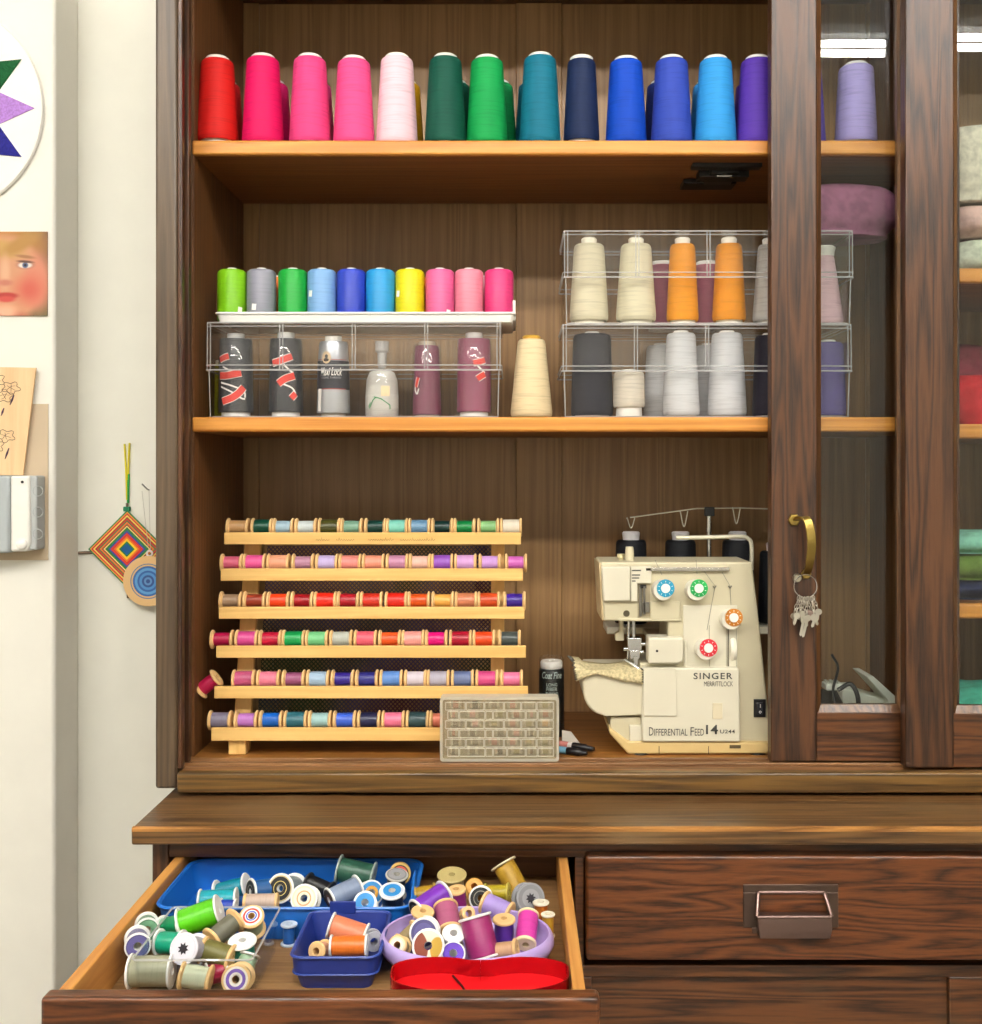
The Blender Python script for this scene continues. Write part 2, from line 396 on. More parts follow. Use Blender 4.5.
# ------------------------------------------------------------------ upper cabinet
SX = -.463                      # inner face of the left side
XR = 1.02                       # right end of the cabinet (outside the frame)
ZF = CZ - .41                   # compartment floor
ZT = CZ + .79                   # underside of the top
S1, S2 = CZ + .4714, CZ + .0757 # tops of the two shelves
PART_X = .600                   # partition between the two bays
def cabinet():
    c = thing('hutch_cabinet', 'tall dark oak cabinet with open shelves and sliding glass doors above the counter', 'cabinet', (.26, .1, ZF-.03))
    zb = Z(789, -.065)
    bm = bmesh.new(); box(bm, -.4935, SX, -.065, .33, zb, ZT+.1)
    side = obj('side_panel', bm, W_STILE(), c, bevel=.004)
    bm = bmesh.new(); box(bm, SX, SX+.004, .003, .30, ZF, ZT); obj('side_lining', bm, W_IN('Z'), c)
    # tracks on the left jamb
    bm = bmesh.new(); box(bm, SX, SX+.006, -.062, -.05, ZF, ZT); box(bm, SX, SX+.006, -.032, -.020, ZF, ZT)
    obj('jamb_strip', bm, W_FZ(), c, bevel=.001)
    bm = bmesh.new(); box(bm, XR, XR+.03, -.065, .33, zb, ZT+.1); obj('side_panel', bm, W_STILE(), c, bevel=.003)
    bm = bmesh.new(); box(bm, SX, XR, -.065, .33, ZT, ZT+.1); obj('top_panel', bm, W_IN('X'), c)
    # back boards
    bm = bmesh.new(); box(bm, SX, XR, .30, .312, ZF-.02, ZT); obj('back_panel', bm, W_BACK(), c)
    for a, b in ((236, 259), (516, 562), (866, 888)):
        bm = bmesh.new(); box(bm, X(a, .294), X(b, .294), .293, .300, ZF, ZT); obj('back_batten', bm, W_BACK(), c, bevel=.0015)
    # shelves (left bay) with rounded amber front edge
    def shelf(x0, x1, zt, th=.021):
        bm = bmesh.new(); box(bm, x0, x1, .012, .293, zt-th, zt); s = obj('shelf', bm, W_SHELFU(), c)
        bm = bmesh.new(); box(bm, x0, x1, 0, .012, zt-th, zt); obj('front_edge', bm, W_SHELF(), s, bevel=.003)
    shelf(SX+.001, PART_X, S1); shelf(SX+.001, PART_X, S2)
    for py in (268, 424, 604): shelf(PART_X+.02, XR, Z(py, 0))
    bm = bmesh.new(); box(bm, PART_X, PART_X+.02, 0, .30, ZF, ZT); obj('partition', bm, W_IN('Z'), c, bevel=.002)
    # compartment floor and sill with runners
    bm = bmesh.new(); box(bm, SX, XR, -.004, .30, ZF-.02, ZF); obj('floor_board', bm, wood('floor_board', '#6a4018', '#a06a2c', 'X', rough=.45, stretch=18, scale=6, contrast=(.1, 1)), c)
    bm = bmesh.new(); box(bm, X(177, -.075), XR+.02, -.068, -.004, ZF-.03, ZF-.004)
    box(bm, SX, XR, -.036, -.031, ZF-.006, ZF+.0005); box(bm, SX, XR, -.008, -.004, ZF-.006, ZF+.0005)
    obj('door_track', bm, wood('track_oak', '#5a3a20', '#8c6440', 'X', rough=.35, stretch=20, scale=8), c, bevel=.001)
    bm = bmesh.new(); box(bm, X(177, -.08), XR+.02, -.082, -.066, Z(793, -.08), Z(772.5, -.08))
    obj('base_molding', bm, wood('molding_oak', '#3a2814', '#6e5026', 'X', rough=.3, stretch=18, scale=8), c, bevel=.003)
    # doors
    def door(x0, x1, y0, y1, zb, gl, gr, zg):
        zt = ZT + .02
        bm = bmesh.new(); box(bm, x0, gl, y0, y1, zb, zt); box(bm, gr, x1, y0, y1, zb, zt)
        d = obj('sliding_door', bm, W_FZ(), c, bevel=.0018)
        bm = bmesh.new(); box(bm, gl, gr, y0+.003, y1, zb, zg); obj('bottom_rail', bm, W_FX(), d, bevel=.001)
        bm = bmesh.new(); box(bm, gl, gr, y0+.003, y1, zt-.06, zt); obj('top_rail', bm, W_FX(), d)
        # chamfered moulding round the pane
        w = .008
        bm = bmesh.new()
        for xx, s in ((gl, 1), (gr, -1)):
            loft(bm, [[(xx, y0+.001, z), (xx+s*w, y0+.009, z), (xx+s*w, y1-.004, z), (xx, y1-.004, z)] for z in (zg, zt-.06)])
        loft(bm, [[(x, y0+.003, zg-.002), (x, y0+.009, zg+.010), (x, y1-.004, zg+.010), (x, y1-.004, zg-.002)] for x in (gl, gr)])
        obj('pane_molding', bm, wood('molding_edge', '#3a2414', '#664426', 'Z', rough=.28, stretch=18, scale=8), d)
        ym = (y0+y1)/2+.003
        bm = bmesh.new(); box(bm, gl, gr, ym, ym+.003, zg, zt-.06)
        obj('glass_pane', bm, clear((248, 250, 249), .034, 0.0, rough=0.0, name='door_glass'), d, smooth=False)
        return d
    y0, y1 = -.032, -.010
    d1 = door(X(771, y0), X(960, y0), y0, y1, Z(762, y0), X(817, y0), X(905, y0), Z(713, y0))
    y0, y1 = -.060, -.038
    d2 = door(X(905.5, y0), XR-.02, y0, y1, Z(768, y0), X(954, y0), XR-.06, Z(714, y0))
    # brass pull on the inner door
    y0 = -.032
    pts = [P(795, 520, y0-.002), P(801, 517.5, y0-.016), P(807, 520, y0-.024), P(810.5, 532, y0-.028), P(811.5, 546, y0-.028), P(810, 560, y0-.022), P(808, 570, y0-.012), P(806, 574, y0-.003)]
    bm = bmesh.new(); cp = catmull(pts, 5); n = len(cp)
    rows = []
    for i, p in enumerate(cp):
        t = (cp[min(i+1, n-1)] - cp[max(i-1, 0)]).normalized(); sx = Vector((1, 0, 0)); sx = (sx - t*sx.dot(t)).normalized(); up = t.cross(sx)
        hw = .0045 + .0015*math.sin(PI*i/n)
        rows.append([p+sx*hw-up*.0018, p+sx*hw+up*.0018, p-sx*hw+up*.0018, p-sx*hw-up*.0018])
    loft(bm, rows)
    M = Matrix.Translation(P(794, 520, y0-.0022)) @ Matrix.Rotation(PI/2, 4, 'X')
    lathe(bm, [(0, .003), (.008, .003), (.0095, 0), (0, 0)], 6, M)
    M = Matrix.Translation(P(806, 574, y0-.0022)) @ Matrix.Rotation(PI/2, 4, 'X')
    lathe(bm, [(0, .003), (.007, .003), (.008, 0), (0, 0)], 6, M)
    obj('door_handle', bm, plain('#9c8648', .36, metal=1.0), d1, bevel=.0006)
    M = Matrix.Translation(P(797, 578, y0-.0005)) @ Matrix.Rotation(PI/2, 4, 'X')
    bm = bmesh.new(); lathe(bm, [(0, .004), (.005, .004), (.0065, 0), (0, 0)], 16, M); obj('lock', bm, plain('#b9b2a0', .3, metal=1), d1)
    return c
cab = cabinet()

# dark bracket under the top shelf
def bracket():
    zu = S1-.021
    t = thing('metal_bracket', 'black metal bracket screwed under the right end of the top shelf', 'bracket', (X(728, .06), .06, zu))
    xa, xb = X(694, .03), X(764, .03)
    bm = bmesh.new(); box(bm, xa, xb, .04, .062, zu-.006, zu); box(bm, xa+.015, xb-.012, .075, .105, zu-.012, zu); box(bm, xa, xb-.02, .13, .17, zu-.008, zu)
    obj('plate', bm, plain('#15120f', .5), t, bevel=.001)
    bm = bmesh.new(); box(bm, xa+.03, xb-.03, .062, .13, zu-.010, zu-.001); obj('bar', bm, plain('#1b1612', .4), t, bevel=.001)
    bm = bmesh.new(); tube(bm, [(xa+.04, .069, zu-.012), (xa+.062, .069, zu-.012)], .0022); obj('screw', bm, CHROME, t)
bracket()

# ------------------------------------------------------------------ counter + lower cabinet
YC = -.215
def lower():
    zt = CZ - .4427
    xl = X(131, YC)
    bm = bmesh.new(); box(bm, xl, XR+.05, YC, .33, zt-.0215, zt)
    o = obj('countertop', bm, W_COUNTER(), bevel=.003, seg=3); tag(o, 'worn dark oak counter board between the hutch and the drawers', 'countertop')
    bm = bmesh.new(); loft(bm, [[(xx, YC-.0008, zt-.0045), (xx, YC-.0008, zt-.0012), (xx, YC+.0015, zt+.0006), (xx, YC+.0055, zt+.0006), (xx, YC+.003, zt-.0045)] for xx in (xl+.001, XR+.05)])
    e = obj('lit_worn_edge', bm, wood('lit_worn_edge', '#5e3a18', '#a8743a', 'X', rough=.4, stretch=16, scale=8)); e.parent = o  # lighter worn lip, its colour also painting in the orange highlight along the edge
    zb = zt-.0215
    YF = -.19
    c = thing('drawer_cabinet', 'dark oak base cabinet with drawers under the counter board', 'cabinet', (.26, .05, 0))
    x0, x1 = X(152, YF), XR+.03
    bm = bmesh.new()
    box(bm, x0, x0+.02, YF, .33, 0, zb)                 # left side
    box(bm, x1-.02, x1, YF, .33, 0, zb); box(bm, x0+.02, x1-.02, .31, .33, 0, zb); box(bm, x0+.02, x1-.02, YF+.02, .31, .05, .07)
    obj('carcass', bm, W_FZ(), c, bevel=.002)
    xm0, xm1 = X(575, YF), X(584, YF)
    zr = Z(858, YF); z2 = Z(966, YF); z3 = Z(978, YF)
    bm = bmesh.new()
    box(bm, x0+.02, x1-.02, YF+.002, YF+.03, zr, zb)
    box(bm, xm0, xm1, YF+.002, .31, z3, zr)
    box(bm, x0+.02, x1-.02, YF+.002, YF+.03, z3, z2)
    box(bm, xm0, xm1+.01, YF+.002, YF+.03, .05, z3)
    xe = X(950, YF); box(bm, xe, xe+.06, YF+.002, YF+.03, .05, z3)
    obj('face_frame', bm, W_FX(), c, bevel=.0015)
    bm = bmesh.new(); box(bm, xm1+.01, xe, YF+.010, YF+.022, .05, z3-.001); box(bm, xe+.06, x1-.02, YF+.010, YF+.022, .05, z3-.001); box(bm, x0+.02, xm0, YF+.010, YF+.022, .05, z3-.001)
    obj('door_panel', bm, W_FX(), c)
    # closed drawer, right
    yd = -.205
    bm = bmesh.new(); box(bm, X(586, yd), XR, yd, YF+.02, Z(961, yd), Z(856, yd))
    d = obj('drawer', bm, wood('drawer_front', '#251209', '#66391c', 'X', rough=.3, stretch=6, scale=9), c, bevel=.004, seg=3)
    # label-holder pull
    px = lambda a: X(a, yd); pz = lambda a: Z(a, yd)
    NI = plain('#86706a', .36, metal=1.0)
    bm = bmesh.new(); box(bm, px(743), px(756), yd-.002, yd, pz(927), pz(892)); box(bm, px(826), px(838), yd-.002, yd, pz(927), pz(892)); box(bm, px(743), px(838), yd-.002, yd, pz(892), pz(884))
    box(bm, px(752), px(830), yd-.0015, yd, pz(933), pz(927.2))
    h = obj('pull_plate', bm, plain('#66564e', .42, metal=1.0), d, bevel=.0008)
    bm = bmesh.new()   # sloped hood: open window above, cup below
    A = [(px(758), yd-.001, pz(892)), (px(824), yd-.001, pz(892)), (px(828), yd-.016, pz(912)), (px(754), yd-.016, pz(912))]
    def bar(p, q, w): tube(bm, [p, q], w, 6)
    for i in range(4): bar(A[i], A[(i+1) % 4], .0027)
    loft(bm, [[(px(754), yd-.017, pz(911)), (px(828), yd-.017, pz(911)), (px(828), yd-.002, pz(911)), (px(754), yd-.002, pz(911))],
              [(px(756), yd-.019, pz(925)), (px(828), yd-.019, pz(925)), (px(828), yd-.002, pz(925)), (px(756), yd-.002, pz(925))],
              [(px(757), yd-.014, pz(934)), (px(827), yd-.014, pz(934)), (px(827), yd-.002, pz(934)), (px(757), yd-.002, pz(934))]])
    obj('drawer_pull', bm, NI, d, bevel=.001)
    # open drawer, left
    yf = -.573; DX0, DX1 = X(40, yf), X(600, yf)
    ztop = Z(998, yf)
    zfl = CZ-.5375
    bm = bmesh.new(); box(bm, DX0, DX1, yf, yf+.02, ztop-.131, ztop)
    od = obj('drawer', bm, wood('drawer_front', '#251209', '#66391c', 'X', rough=.3, stretch=6, scale=9), c, bevel=.004, seg=3)
    zs = CZ-.489
    xi0, xi1 = -.418, .0545
    yb = -.12
    bm = bmesh.new(); box(bm, xi0-.012, xi0, yf+.02, yb, ztop-.12, zs); obj('drawer_side', bm, W_DRAWER('Y'), od, bevel=.0015)
    bm = bmesh.new(); box(bm, xi1, xi1+.012, yf+.02, yb, ztop-.12, zs); obj('drawer_side', bm, W_DRAWER('Y'), od, bevel=.0015)
    bm = bmesh.new(); box(bm, xi0, xi1, yb, yb+.012, ztop-.12, zs); obj('drawer_back', bm, W_IN('X'), od)
    bm = bmesh.new(); box(bm, xi0, xi1, yf+.02, yb, zfl-.008, zfl); obj('drawer_bottom', bm, wood('drawer_bottom', '#7d5a35', '#a17a4c', 'X', rough=.55, stretch=12, scale=6, contrast=(.1, 1)), od)
lower()

# ------------------------------------------------------------------ thread spools and cones
_MESH = {}
def cached(key, fn, mat):
    if key not in _MESH:
        bm = fn(); bmesh.ops.recalc_face_normals(bm, faces=bm.faces)
        me = bpy.data.meshes.new(key[0]); bm.to_mesh(me); bm.free(); me.materials.append(mat)
        for p in me.polygons: p.use_smooth = True
        me.set_sharp_from_angle(angle=math.radians(38))
        _MESH[key] = me
    return _MESH[key]
def aim(root, center, axis, L):
    a = Vector(axis).normalized()
    root.rotation_euler = Vector((0, 0, 1)).rotation_difference(a).to_euler()
    root.location = Vector(center) - a*(L/2)

def wooden_spool(color, label, center, axis, Rf=.0142, L=.033, fill=.78, group=None, rough=.38, end=None, kind='thread_spool', woodm=None):
    t = thing(kind, label, 'thread spool', group=group, world=False)
    hole = .0038
    def core():
        bm = bmesh.new(); c = Rf*.55
        lathe(bm, [(hole, 0), (Rf-.0012, 0), (Rf, .0010), (Rf, .0030), (c, .0062), (c, L-.0062), (Rf, L-.0030), (Rf, L-.0010), (Rf-.0012, L), (hole, L)], 24, closed=True)
        return bm
    def thr():
        bm = bmesh.new(); r = Rf*fill
        k = (Rf-r)/(Rf*.45)
        za = .003 + .0032*k
        lathe(bm, [(Rf*.5, za+.0002), (r*.985, za), (r, za+.0025), (r*1.02, L/2), (r, L-za-.0025), (r*.985, L-za), (Rf*.5, L-za-.0002)], 24)
        return bm
    obj('spool_body', cached(('spool_body', 'w', Rf, L, str(woodm)), core, woodm or SPOOLWOOD), None, t)
    obj('thread', cached(('thread', 'w', Rf, L, fill, str(color), rough), thr, thread(color, rough, 2600)), None, t)
    if end: end_label(t, end, Rf*.82, L, hole)
    aim(t, center, axis, L); return t

def plastic_spool(color, label, center, axis, Rf=.016, L=.042, fill=.8, group=None, rough=.3, end=None, flange='#efeeea', star=False, kind='thread_spool'):
    t = thing(kind, label, 'thread spool', group=group, world=False)
    hole = .0042
    def core():
        bm = bmesh.new(); c = Rf*.5
        lathe(bm, [(hole, 0), (Rf-.0006, 0), (Rf, .0006), (Rf, .0018), (Rf-.0006, .0024), (c, .0024), (c, L-.0024), (Rf-.0006, L-.0024), (Rf, L-.0018), (Rf, L-.0006), (Rf-.0006, L), (hole, L)], 28, closed=True)
        if star:
            for k in range(4):
                M = Matrix.Rotation(k*PI/4, 4, 'Z'); box(bm, -hole, hole, -.0005, .0005, .001, L-.001, M)
        return bm
    def thr():
        bm = bmesh.new(); r = Rf*fill
        lathe(bm, [(Rf*.45, .0026), (r*.97, .0026), (r, .005), (r*1.01, L/2), (r, L-.005), (r*.97, L-.0026), (Rf*.45, L-.0026)], 28)
        return bm
    obj('spool_body', cached(('spool_body', 'p', Rf, L, flange, star), core, plain(flange, .35)), None, t)
    obj('thread', cached(('thread', 'p', Rf, L, fill, str(color), rough), thr, thread(color, rough, 2600)), None, t)
    if star:
        def sh():
            bm = bmesh.new(); pl = []
            for k in range(16): pl.append(((.0062 if k % 2 else .0036)*math.cos(2*PI*k/16), (.0062 if k % 2 else .0036)*math.sin(2*PI*k/16)))
            prism(bm, pl, 0, .0003, Matrix.Translation((0, 0, L+.0006)) @ Matrix.Rotation(PI/2, 4, 'X')); return bm
        obj('star_hole', cached(('star_hole', L), sh, plain('#17121f', .6)), None, t)
    if end: end_label(t, end, Rf*.86, L, hole)
    aim(t, center, axis, L); return t

END = {
 'black_gold': [(0, '#d8c070'), (.3, '#141312'), (.52, '#d8c070'), (.58, '#141312'), (.9, '#c9b98a')],
 'black': [(0, '#3a332c'), (.3, '#141312'), (.55, '#8a8578'), (.62, '#141312'), (.92, '#77716a')],
 'cream_orange': [(0, '#f1e7c8'), (.35, '#f1e7c8'), (.5, '#e8a070'), (.62, '#f3ead0'), (.85, '#f0e2b8')],
 'brown': [(0, '#f0e6cc'), (.25, '#6b4a3a'), (.55, '#2e2622'), (.9, '#51443c')],
 'orange_blue': [(0, '#1a1512'), (.25, '#d49a3a'), (.62, '#2a86c8'), (.95, '#2a86c8')],
 'blue': [(0, '#1d1d22'), (.2, '#2a86c8'), (.8, '#2a86c8'), (.92, '#cfd8e0')],
 'gold_red': [(0, '#201a14'), (.22, '#d1a040'), (.42, '#2a2018'), (.6, '#c84a3a'), (.8, '#30261c'), (.92, '#c9a050')],
 'purple_white': [(0, '#6a3a3a'), (.18, '#d8cfc0'), (.38, '#efe6da'), (.55, '#7a5ab0'), (.82, '#efe4d4')],
 'white': [(0, '#fbfaf6'), (.97, '#e8e6e0')],
 'red_white': [(0, '#f6f0e6'), (.3, '#f6f0e6'), (.38, '#3a5ac0'), (.52, '#f6f0e6'), (.62, '#d23a34'), (.8, '#f6f0e6')],
 'grey': [(0, '#2a2a2c'), (.3, '#8d8d90'), (.85, '#77777b')],
 'green': [(0, '#2a3a30'), (.25, '#5e8c6a'), (.9, '#4a7456')],
 'violet_grey': [(0, '#2a2636'), (.25, '#5e5890'), (.9, '#4e4878')],
 'violet': [(0, '#2a1a4a'), (.25, '#5a2fae'), (.9, '#4a2698')],
 'cool_white': [(0, '#d8d6e0'), (.97, '#c9c8d2')],
 'cream': [(0, '#c8b890'), (.2, '#f3ead2'), (.8, '#e6d8b4')],
}
def end_label(t, kind, r, L, hole):
    def disc():
        bm = bmesh.new()
        lathe(bm, [(hole, L+.0001), (r, L+.0001), (r, L+.0005), (hole, L+.0005)], 28, closed=True)
        return bm
    if kind == 'swirl':
        if 'swirl' not in _M: _M['swirl'] = blobs('label_swirl', '#ece2c8', [(-.6*r, 0, .55*r, 1.0*r, '#7a3216', .06, .3), (.75*r, -.3*r, .6*r, .9*r, '#b8922e', .06, .2)], ax=('X', 'Y'))
        mat = _M['swirl']
    else: mat = rings('label_'+kind, END[kind], r)
    obj('end_label', cached(('end_label', kind, r, L), disc, mat), None, t)

def cone(color, label, x, y, z, rb=.030, rt=.0232, H=.122, group=None, base=None, tip='#f3f0e8', tiph=.006, tipr=.017, rough=.6, lift=0.0, cap=None):
    t = thing('thread_cone', label, 'thread cone', (x, y, z), group=group, world=False)
    def core():
        bm = bmesh.new()
        lathe(bm, [(tipr*.55, .0), (rb*.80, 0), (rb*.82, .001), (rb*.78, .004+lift), (rt*.6, H*.5), (tipr*.9, H-.002), (tipr, H+tiph-.002), (tipr*.85, H+tiph), (tipr*.55, H+tiph)], 28, closed=True)
        return bm
    def thr():
        bm = bmesh.new(); b = .0022+lift
        lathe(bm, [(rb*.7, b+.003), (rb*.93, b), (rb*.99, b+.003), (rb, b+.008), (rb+(rt-rb)*.5, b+(H-b)*.52), (rt, H-.006), (rt*.96, H-.0022), (rt*.86, H), (tipr*.9, H+.0005), (tipr*.7, H-.004)], 36)
        return bm
    obj('cone_core', cached(('cone_core', rb, rt, H, lift, tip, tipr, tiph), core, plain(tip, .5)), None, t)
    obj('thread', cached(('thread', 'c', rb, rt, H, lift, tipr, str(color)), thr, thread(color, rough, 1500)), None, t)
    t.rotation_euler.z = R.uniform(0, 6)
    return t

# top shelf, front row
row1 = [(217.5, '#c01612', 'red', 1), (263, '#d00c58', 'crimson pink', 0), (310, '#d9407c', 'rose pink', 0), (354, '#e04a86', 'bubblegum pink', 0),
        (397, '#ecc4cf', 'palest pink', 0), (445.5, '#07493a', 'dark bottle green', 0), (487, '#0a8f46', 'bright green', 0), (540, '#08667e', 'teal blue', 0),
        (581.5, '#122246', 'navy blue', 1), (626, '#0540b0', 'royal blue', 0), (671.5, '#2c42a2', 'ultramarine blue', 0), (715.5, '#2e8ed2', 'sky blue', 0), (757, '#50309c', 'violet', 0)]
ns = ['rose pink', 'palest pink']
for i, (px, c, nm, lf) in enumerate(row1):
    y = .038 + R.uniform(-.003, .004)
    cone(c, '%s thread cone standing in the front row on the top shelf' % nm, X(px, y), y, S1,
         rb=.0262 if nm == 'navy blue' else .0302, rt=.0205 if nm == 'navy blue' else .0236, H=.1265+R.uniform(-.002, .003), group='thread cones on the top shelf', lift=.004 if lf else 0, tip='#f3f0e8')
for px, c, nm in ((221, '#b01a20', 'dark red cone half hidden behind the red cone'), (269, '#c01860', 'crimson cone half hidden behind the crimson pink cone'),
                  (312, '#c83a78', 'deep rose cone half hidden behind the rose pink cone'), (401, '#c99413', 'mustard yellow cone peeping out behind the palest pink cone'),
                  (451, '#0a4838', 'dark green cone half hidden behind the bottle green cone'), (494, '#0c7a40', 'green cone half hidden behind the bright green cone'),
                  (537.5, '#0a5266', 'dark teal cone half hidden behind the teal blue cone'), (666, '#1c2c6c', 'dark blue cone half hidden behind the ultramarine cone'),
                  (712, '#2a7cc0', 'blue cone half hidden behind the sky blue cone'), (755, '#3e2478', 'deep purple cone half hidden behind the violet cone')):
    cone(c, nm + ' on the top shelf', X(px+(4 if px < 520 else -4), .118), .118, S1, rb=.030, rt=.023, H=.118, group='thread cones on the top shelf')
cone('#4a3a9a', 'blue violet cone behind the edge of the glass door, top shelf', X(805, .05), .05, S1, group='thread cones on the top shelf')
cone('#a79ad6', 'pale lavender thread cone behind the glass door on the top shelf', X(856, .05), .05, S1, rb=.0305, rt=.0255, H=.121, lift=.006, group='thread cones on the top shelf')

# ------------------------------------------------------------------ clear lidded boxes on the middle shelf
BW, BH, BD = .425, .1345, .155
def clear_box(x0, y0, z0, label, W=BW, ribs=4, BH=BH):
    t = thing('storage_box', label, 'plastic box', (x0+W/2, y0+BD/2, z0), group='clear lidded boxes on the middle shelf')
    r = .006; tk = .0016; i = .006; x1, y1, h = x0+W, y0+BD, BH-.002
    bm = bmesh.new()
    loft(bm, [rr(x0+i, x1-i, y0+i, y1-i, r, z0), rr(x0+.003, x1-.003, y0+.003, y1-.003, r, z0+h-.006), rr(x0+.003+tk, x1-.003-tk, y0+.003+tk, y1-.003-tk, r-tk, z0+h-.006), rr(x0+i+tk, x1-i-tk, y0+i+tk, y1-i-tk, r-tk, z0+tk)])
    obj('box_body', bm, CLEAR, t)
    bm = bmesh.new(); zl = z0+BH*.49
    loft(bm, [rr(x0, x1, y0, y1, r, zl), rr(x0+.0015, x1-.0015, y0+.0015, y1-.0015, r, z0+BH), rr(x0+.0015+tk, x1-.0015-tk, y0+.0015+tk, y1-.0015-tk, r-tk, z0+BH-tk), rr(x0+tk, x1-tk, y0+tk, y1-tk, r-tk, zl)], cap0=False, cap1=False)
    loft(bm, [rr(x0+.002, x1-.002, y0+.002, y1-.002, r, z0+BH-tk), rr(x0+.002, x1-.002, y0+.002, y1-.002, r, z0+BH)])
    l = obj('lid', bm, CLEAR, t)
    bm = bmesh.new()
    tube(bm, rr(x0-.0004, x1+.0004, y0-.0004, y1+.0004, r, zl+.001), .0013, 6, closed=True)
    tube(bm, rr(x0-.0004, x1+.0004, y0-.0004, y1+.0004, r, zl+.008), .0009, 6, closed=True)
    tube(bm, rr(x0+.001, x1-.001, y0+.001, y1-.001, r, z0+BH-.001), .0012, 6, closed=True)
    tube(bm, rr(x0+.001, x1-.001, y0+.001, y1-.001, r, z0+BH-.006), .0008, 6, closed=True)
    for k in range(ribs+1):
        for dx in (-.0022, .0022):
            xx = x0+.004 + (W-.008)*k/ribs + dx
            tube(bm, [(xx, y0-.0002, zl), (xx, y0+.001, z0+BH)], .0008, 6)
    obj('rim', bm, CLEAR_EDGE, l)
    bm = bmesh.new(); tube(bm, rr(x0+i, x1-i, y0+i, y1-i, r, z0+.0012), .0012, 6, closed=True)
    for xx in (x0+.005, x1-.005): tube(bm, [(xx, y0+.005, z0+.001), (xx-.0015*(1 if xx < x0+.1 else -1), y0+.0035, zl)], .0009, 6)
    obj('foot_rim', bm, CLEAR_EDGE, t)
    return t
YB = .012
xbl = X(206, YB)
clear_box(xbl, YB, S2, 'clear lidded plastic box under the white tray, left end of middle shelf', BH=.1375)
xbr = X(562, YB)
clear_box(xbr, YB, S2, 'lower clear lidded box of the stack beside the cream cone', W=.418)
clear_box(xbr+.002, YB, S2+BH+.0005, 'upper clear lidded box of the stack, holding cream and yellow cones', W=.418)
# contents, left box
zi = S2+.002
def sleeve(t, cx, cy, r, z0, z1):
    bm = bmesh.new(); lathe(bm, [(r, z0), (r*.985, (z0+z1)/2), (r*.93, z1-.004), (r*.8, z1), (r*.8-.0004, z1), (r*.93-.0006, z1-.004), (r*.985-.0006, (z0+z1)/2), (r-.0006, z0)], 36, Matrix.Translation((cx, cy, 0)), closed=True)
    return obj('shrink_sleeve', bm, clear((253, 253, 253), .035, .012), t)
RED = plain('#e2463c', .5); WHT = plain('#f2f0ec', .5)
def ribbon_art(t, cx, cy, r, segs):
    bw = bmesh.new(); br = bmesh.new()
    for pts, w, red in segs:
        pp = [(p[0], p[1]) for p in catmull([(a, b, 0) for a, b in pts], 4)]
        on_cyl(bw, cx, cy, r+.0003, pp, w+.0018)
        if red: on_cyl(br, cx, cy, r+.0006, pp, w)
    # hollow bands: white outline only is drawn as two thin lines
    obj('ribbon_outline', bw, WHT, t); obj('ribbon_print', br, RED, t)
def sleeved(px, y, color, label, capz, r, rt, art=None, cap='#f2f1ee', base=True, H=.115, lift=.008):
    cx = X(px, y)
    t = thing('thread_cone', label, 'thread cone', (cx, y, zi), group='cones in the left clear box', world=True)
    bm = bmesh.new(); M = Matrix.Translation((cx, y, zi))
    lathe(bm, [(.006, 0), (r*.78, 0), (r*.78, lift-.001), (.012, lift), (.0125, H+.001), (.0125, H+capz), (.011, H+capz+.0006), (.006, H+capz+.0006)], 28, M, closed=True)
    obj('cone_core', bm, plain(cap, .45), t)
    bm = bmesh.new(); lathe(bm, [(.013, lift), (r*.93, lift), (r*.95, lift+.004), (rt, H-.004), (rt*.94, H), (.0128, H)], 36, M)
    obj('thread', bm, thread(color, .5, 1500), t)
    s = sleeve(t, cx, y, r, zi+lift-.003, zi+H+.003)
    if art: ribbon_art(t, cx, y, r, [( [(a, zi+b) for a, b in pts], w, red) for pts, w, red in art])
    return t
A1 = [([(-.020, .083), (-.012, .086), (-.004, .088)], .0085, 1), ([(-.014, .073), (0, .066), (.012, .064)], .0006, 0), ([(-.020, .060), (-.006, .060), (.014, .064)], .010, 1),
      ([(-.018, .050), (0, .045), (.018, .037), (.020, .028)], .0006, 0), ([(-.018, .044), (0, .036), (.014, .027), (.020, .026)], .0006, 0), ([(-.015, .022), (0, .027), (.010, .034), (.018, .043)], .010, 1)]
A2 = [([(-.016, .078), (-.004, .081), (.014, .088)], .0095, 1), ([(.002, .076), (.010, .068), (.016, .064)], .0006, 0), ([(-.006, .048), (.004, .055), (.018, .060)], .010, 1),
      ([(.002, .047), (.014, .042), (.020, .034)], .0006, 0), ([(.013, .027), (.017, .031), (.020, .034)], .009, 1)]
A3 = [([(.000, .078), (.010, .080), (.018, .083)], .0085, 1), ([(.006, .074), (.013, .068), (.018, .064)], .0006, 0), ([(.006, .055), (.012, .059), (.018, .062)], .0085, 1)]
A4 = [([(-.016, .044), (-.014, .052), (-.012, .058)], .005, 1), ([(-.017, .046), (-.018, .040), (-.014, .034), (-.011, .042)], .0006, 0)]
yc = .055
sleeved(236, yc, '#3f424b', 'slate grey wrapped cone with red ribbon print, left end of the clear box', .008, .0265, .0235, A1)
sleeved(286, yc, '#2a2e3a', 'dark charcoal wrapped cone with red ribbon print, second in the clear box', .0095, .0260, .0230, A2)
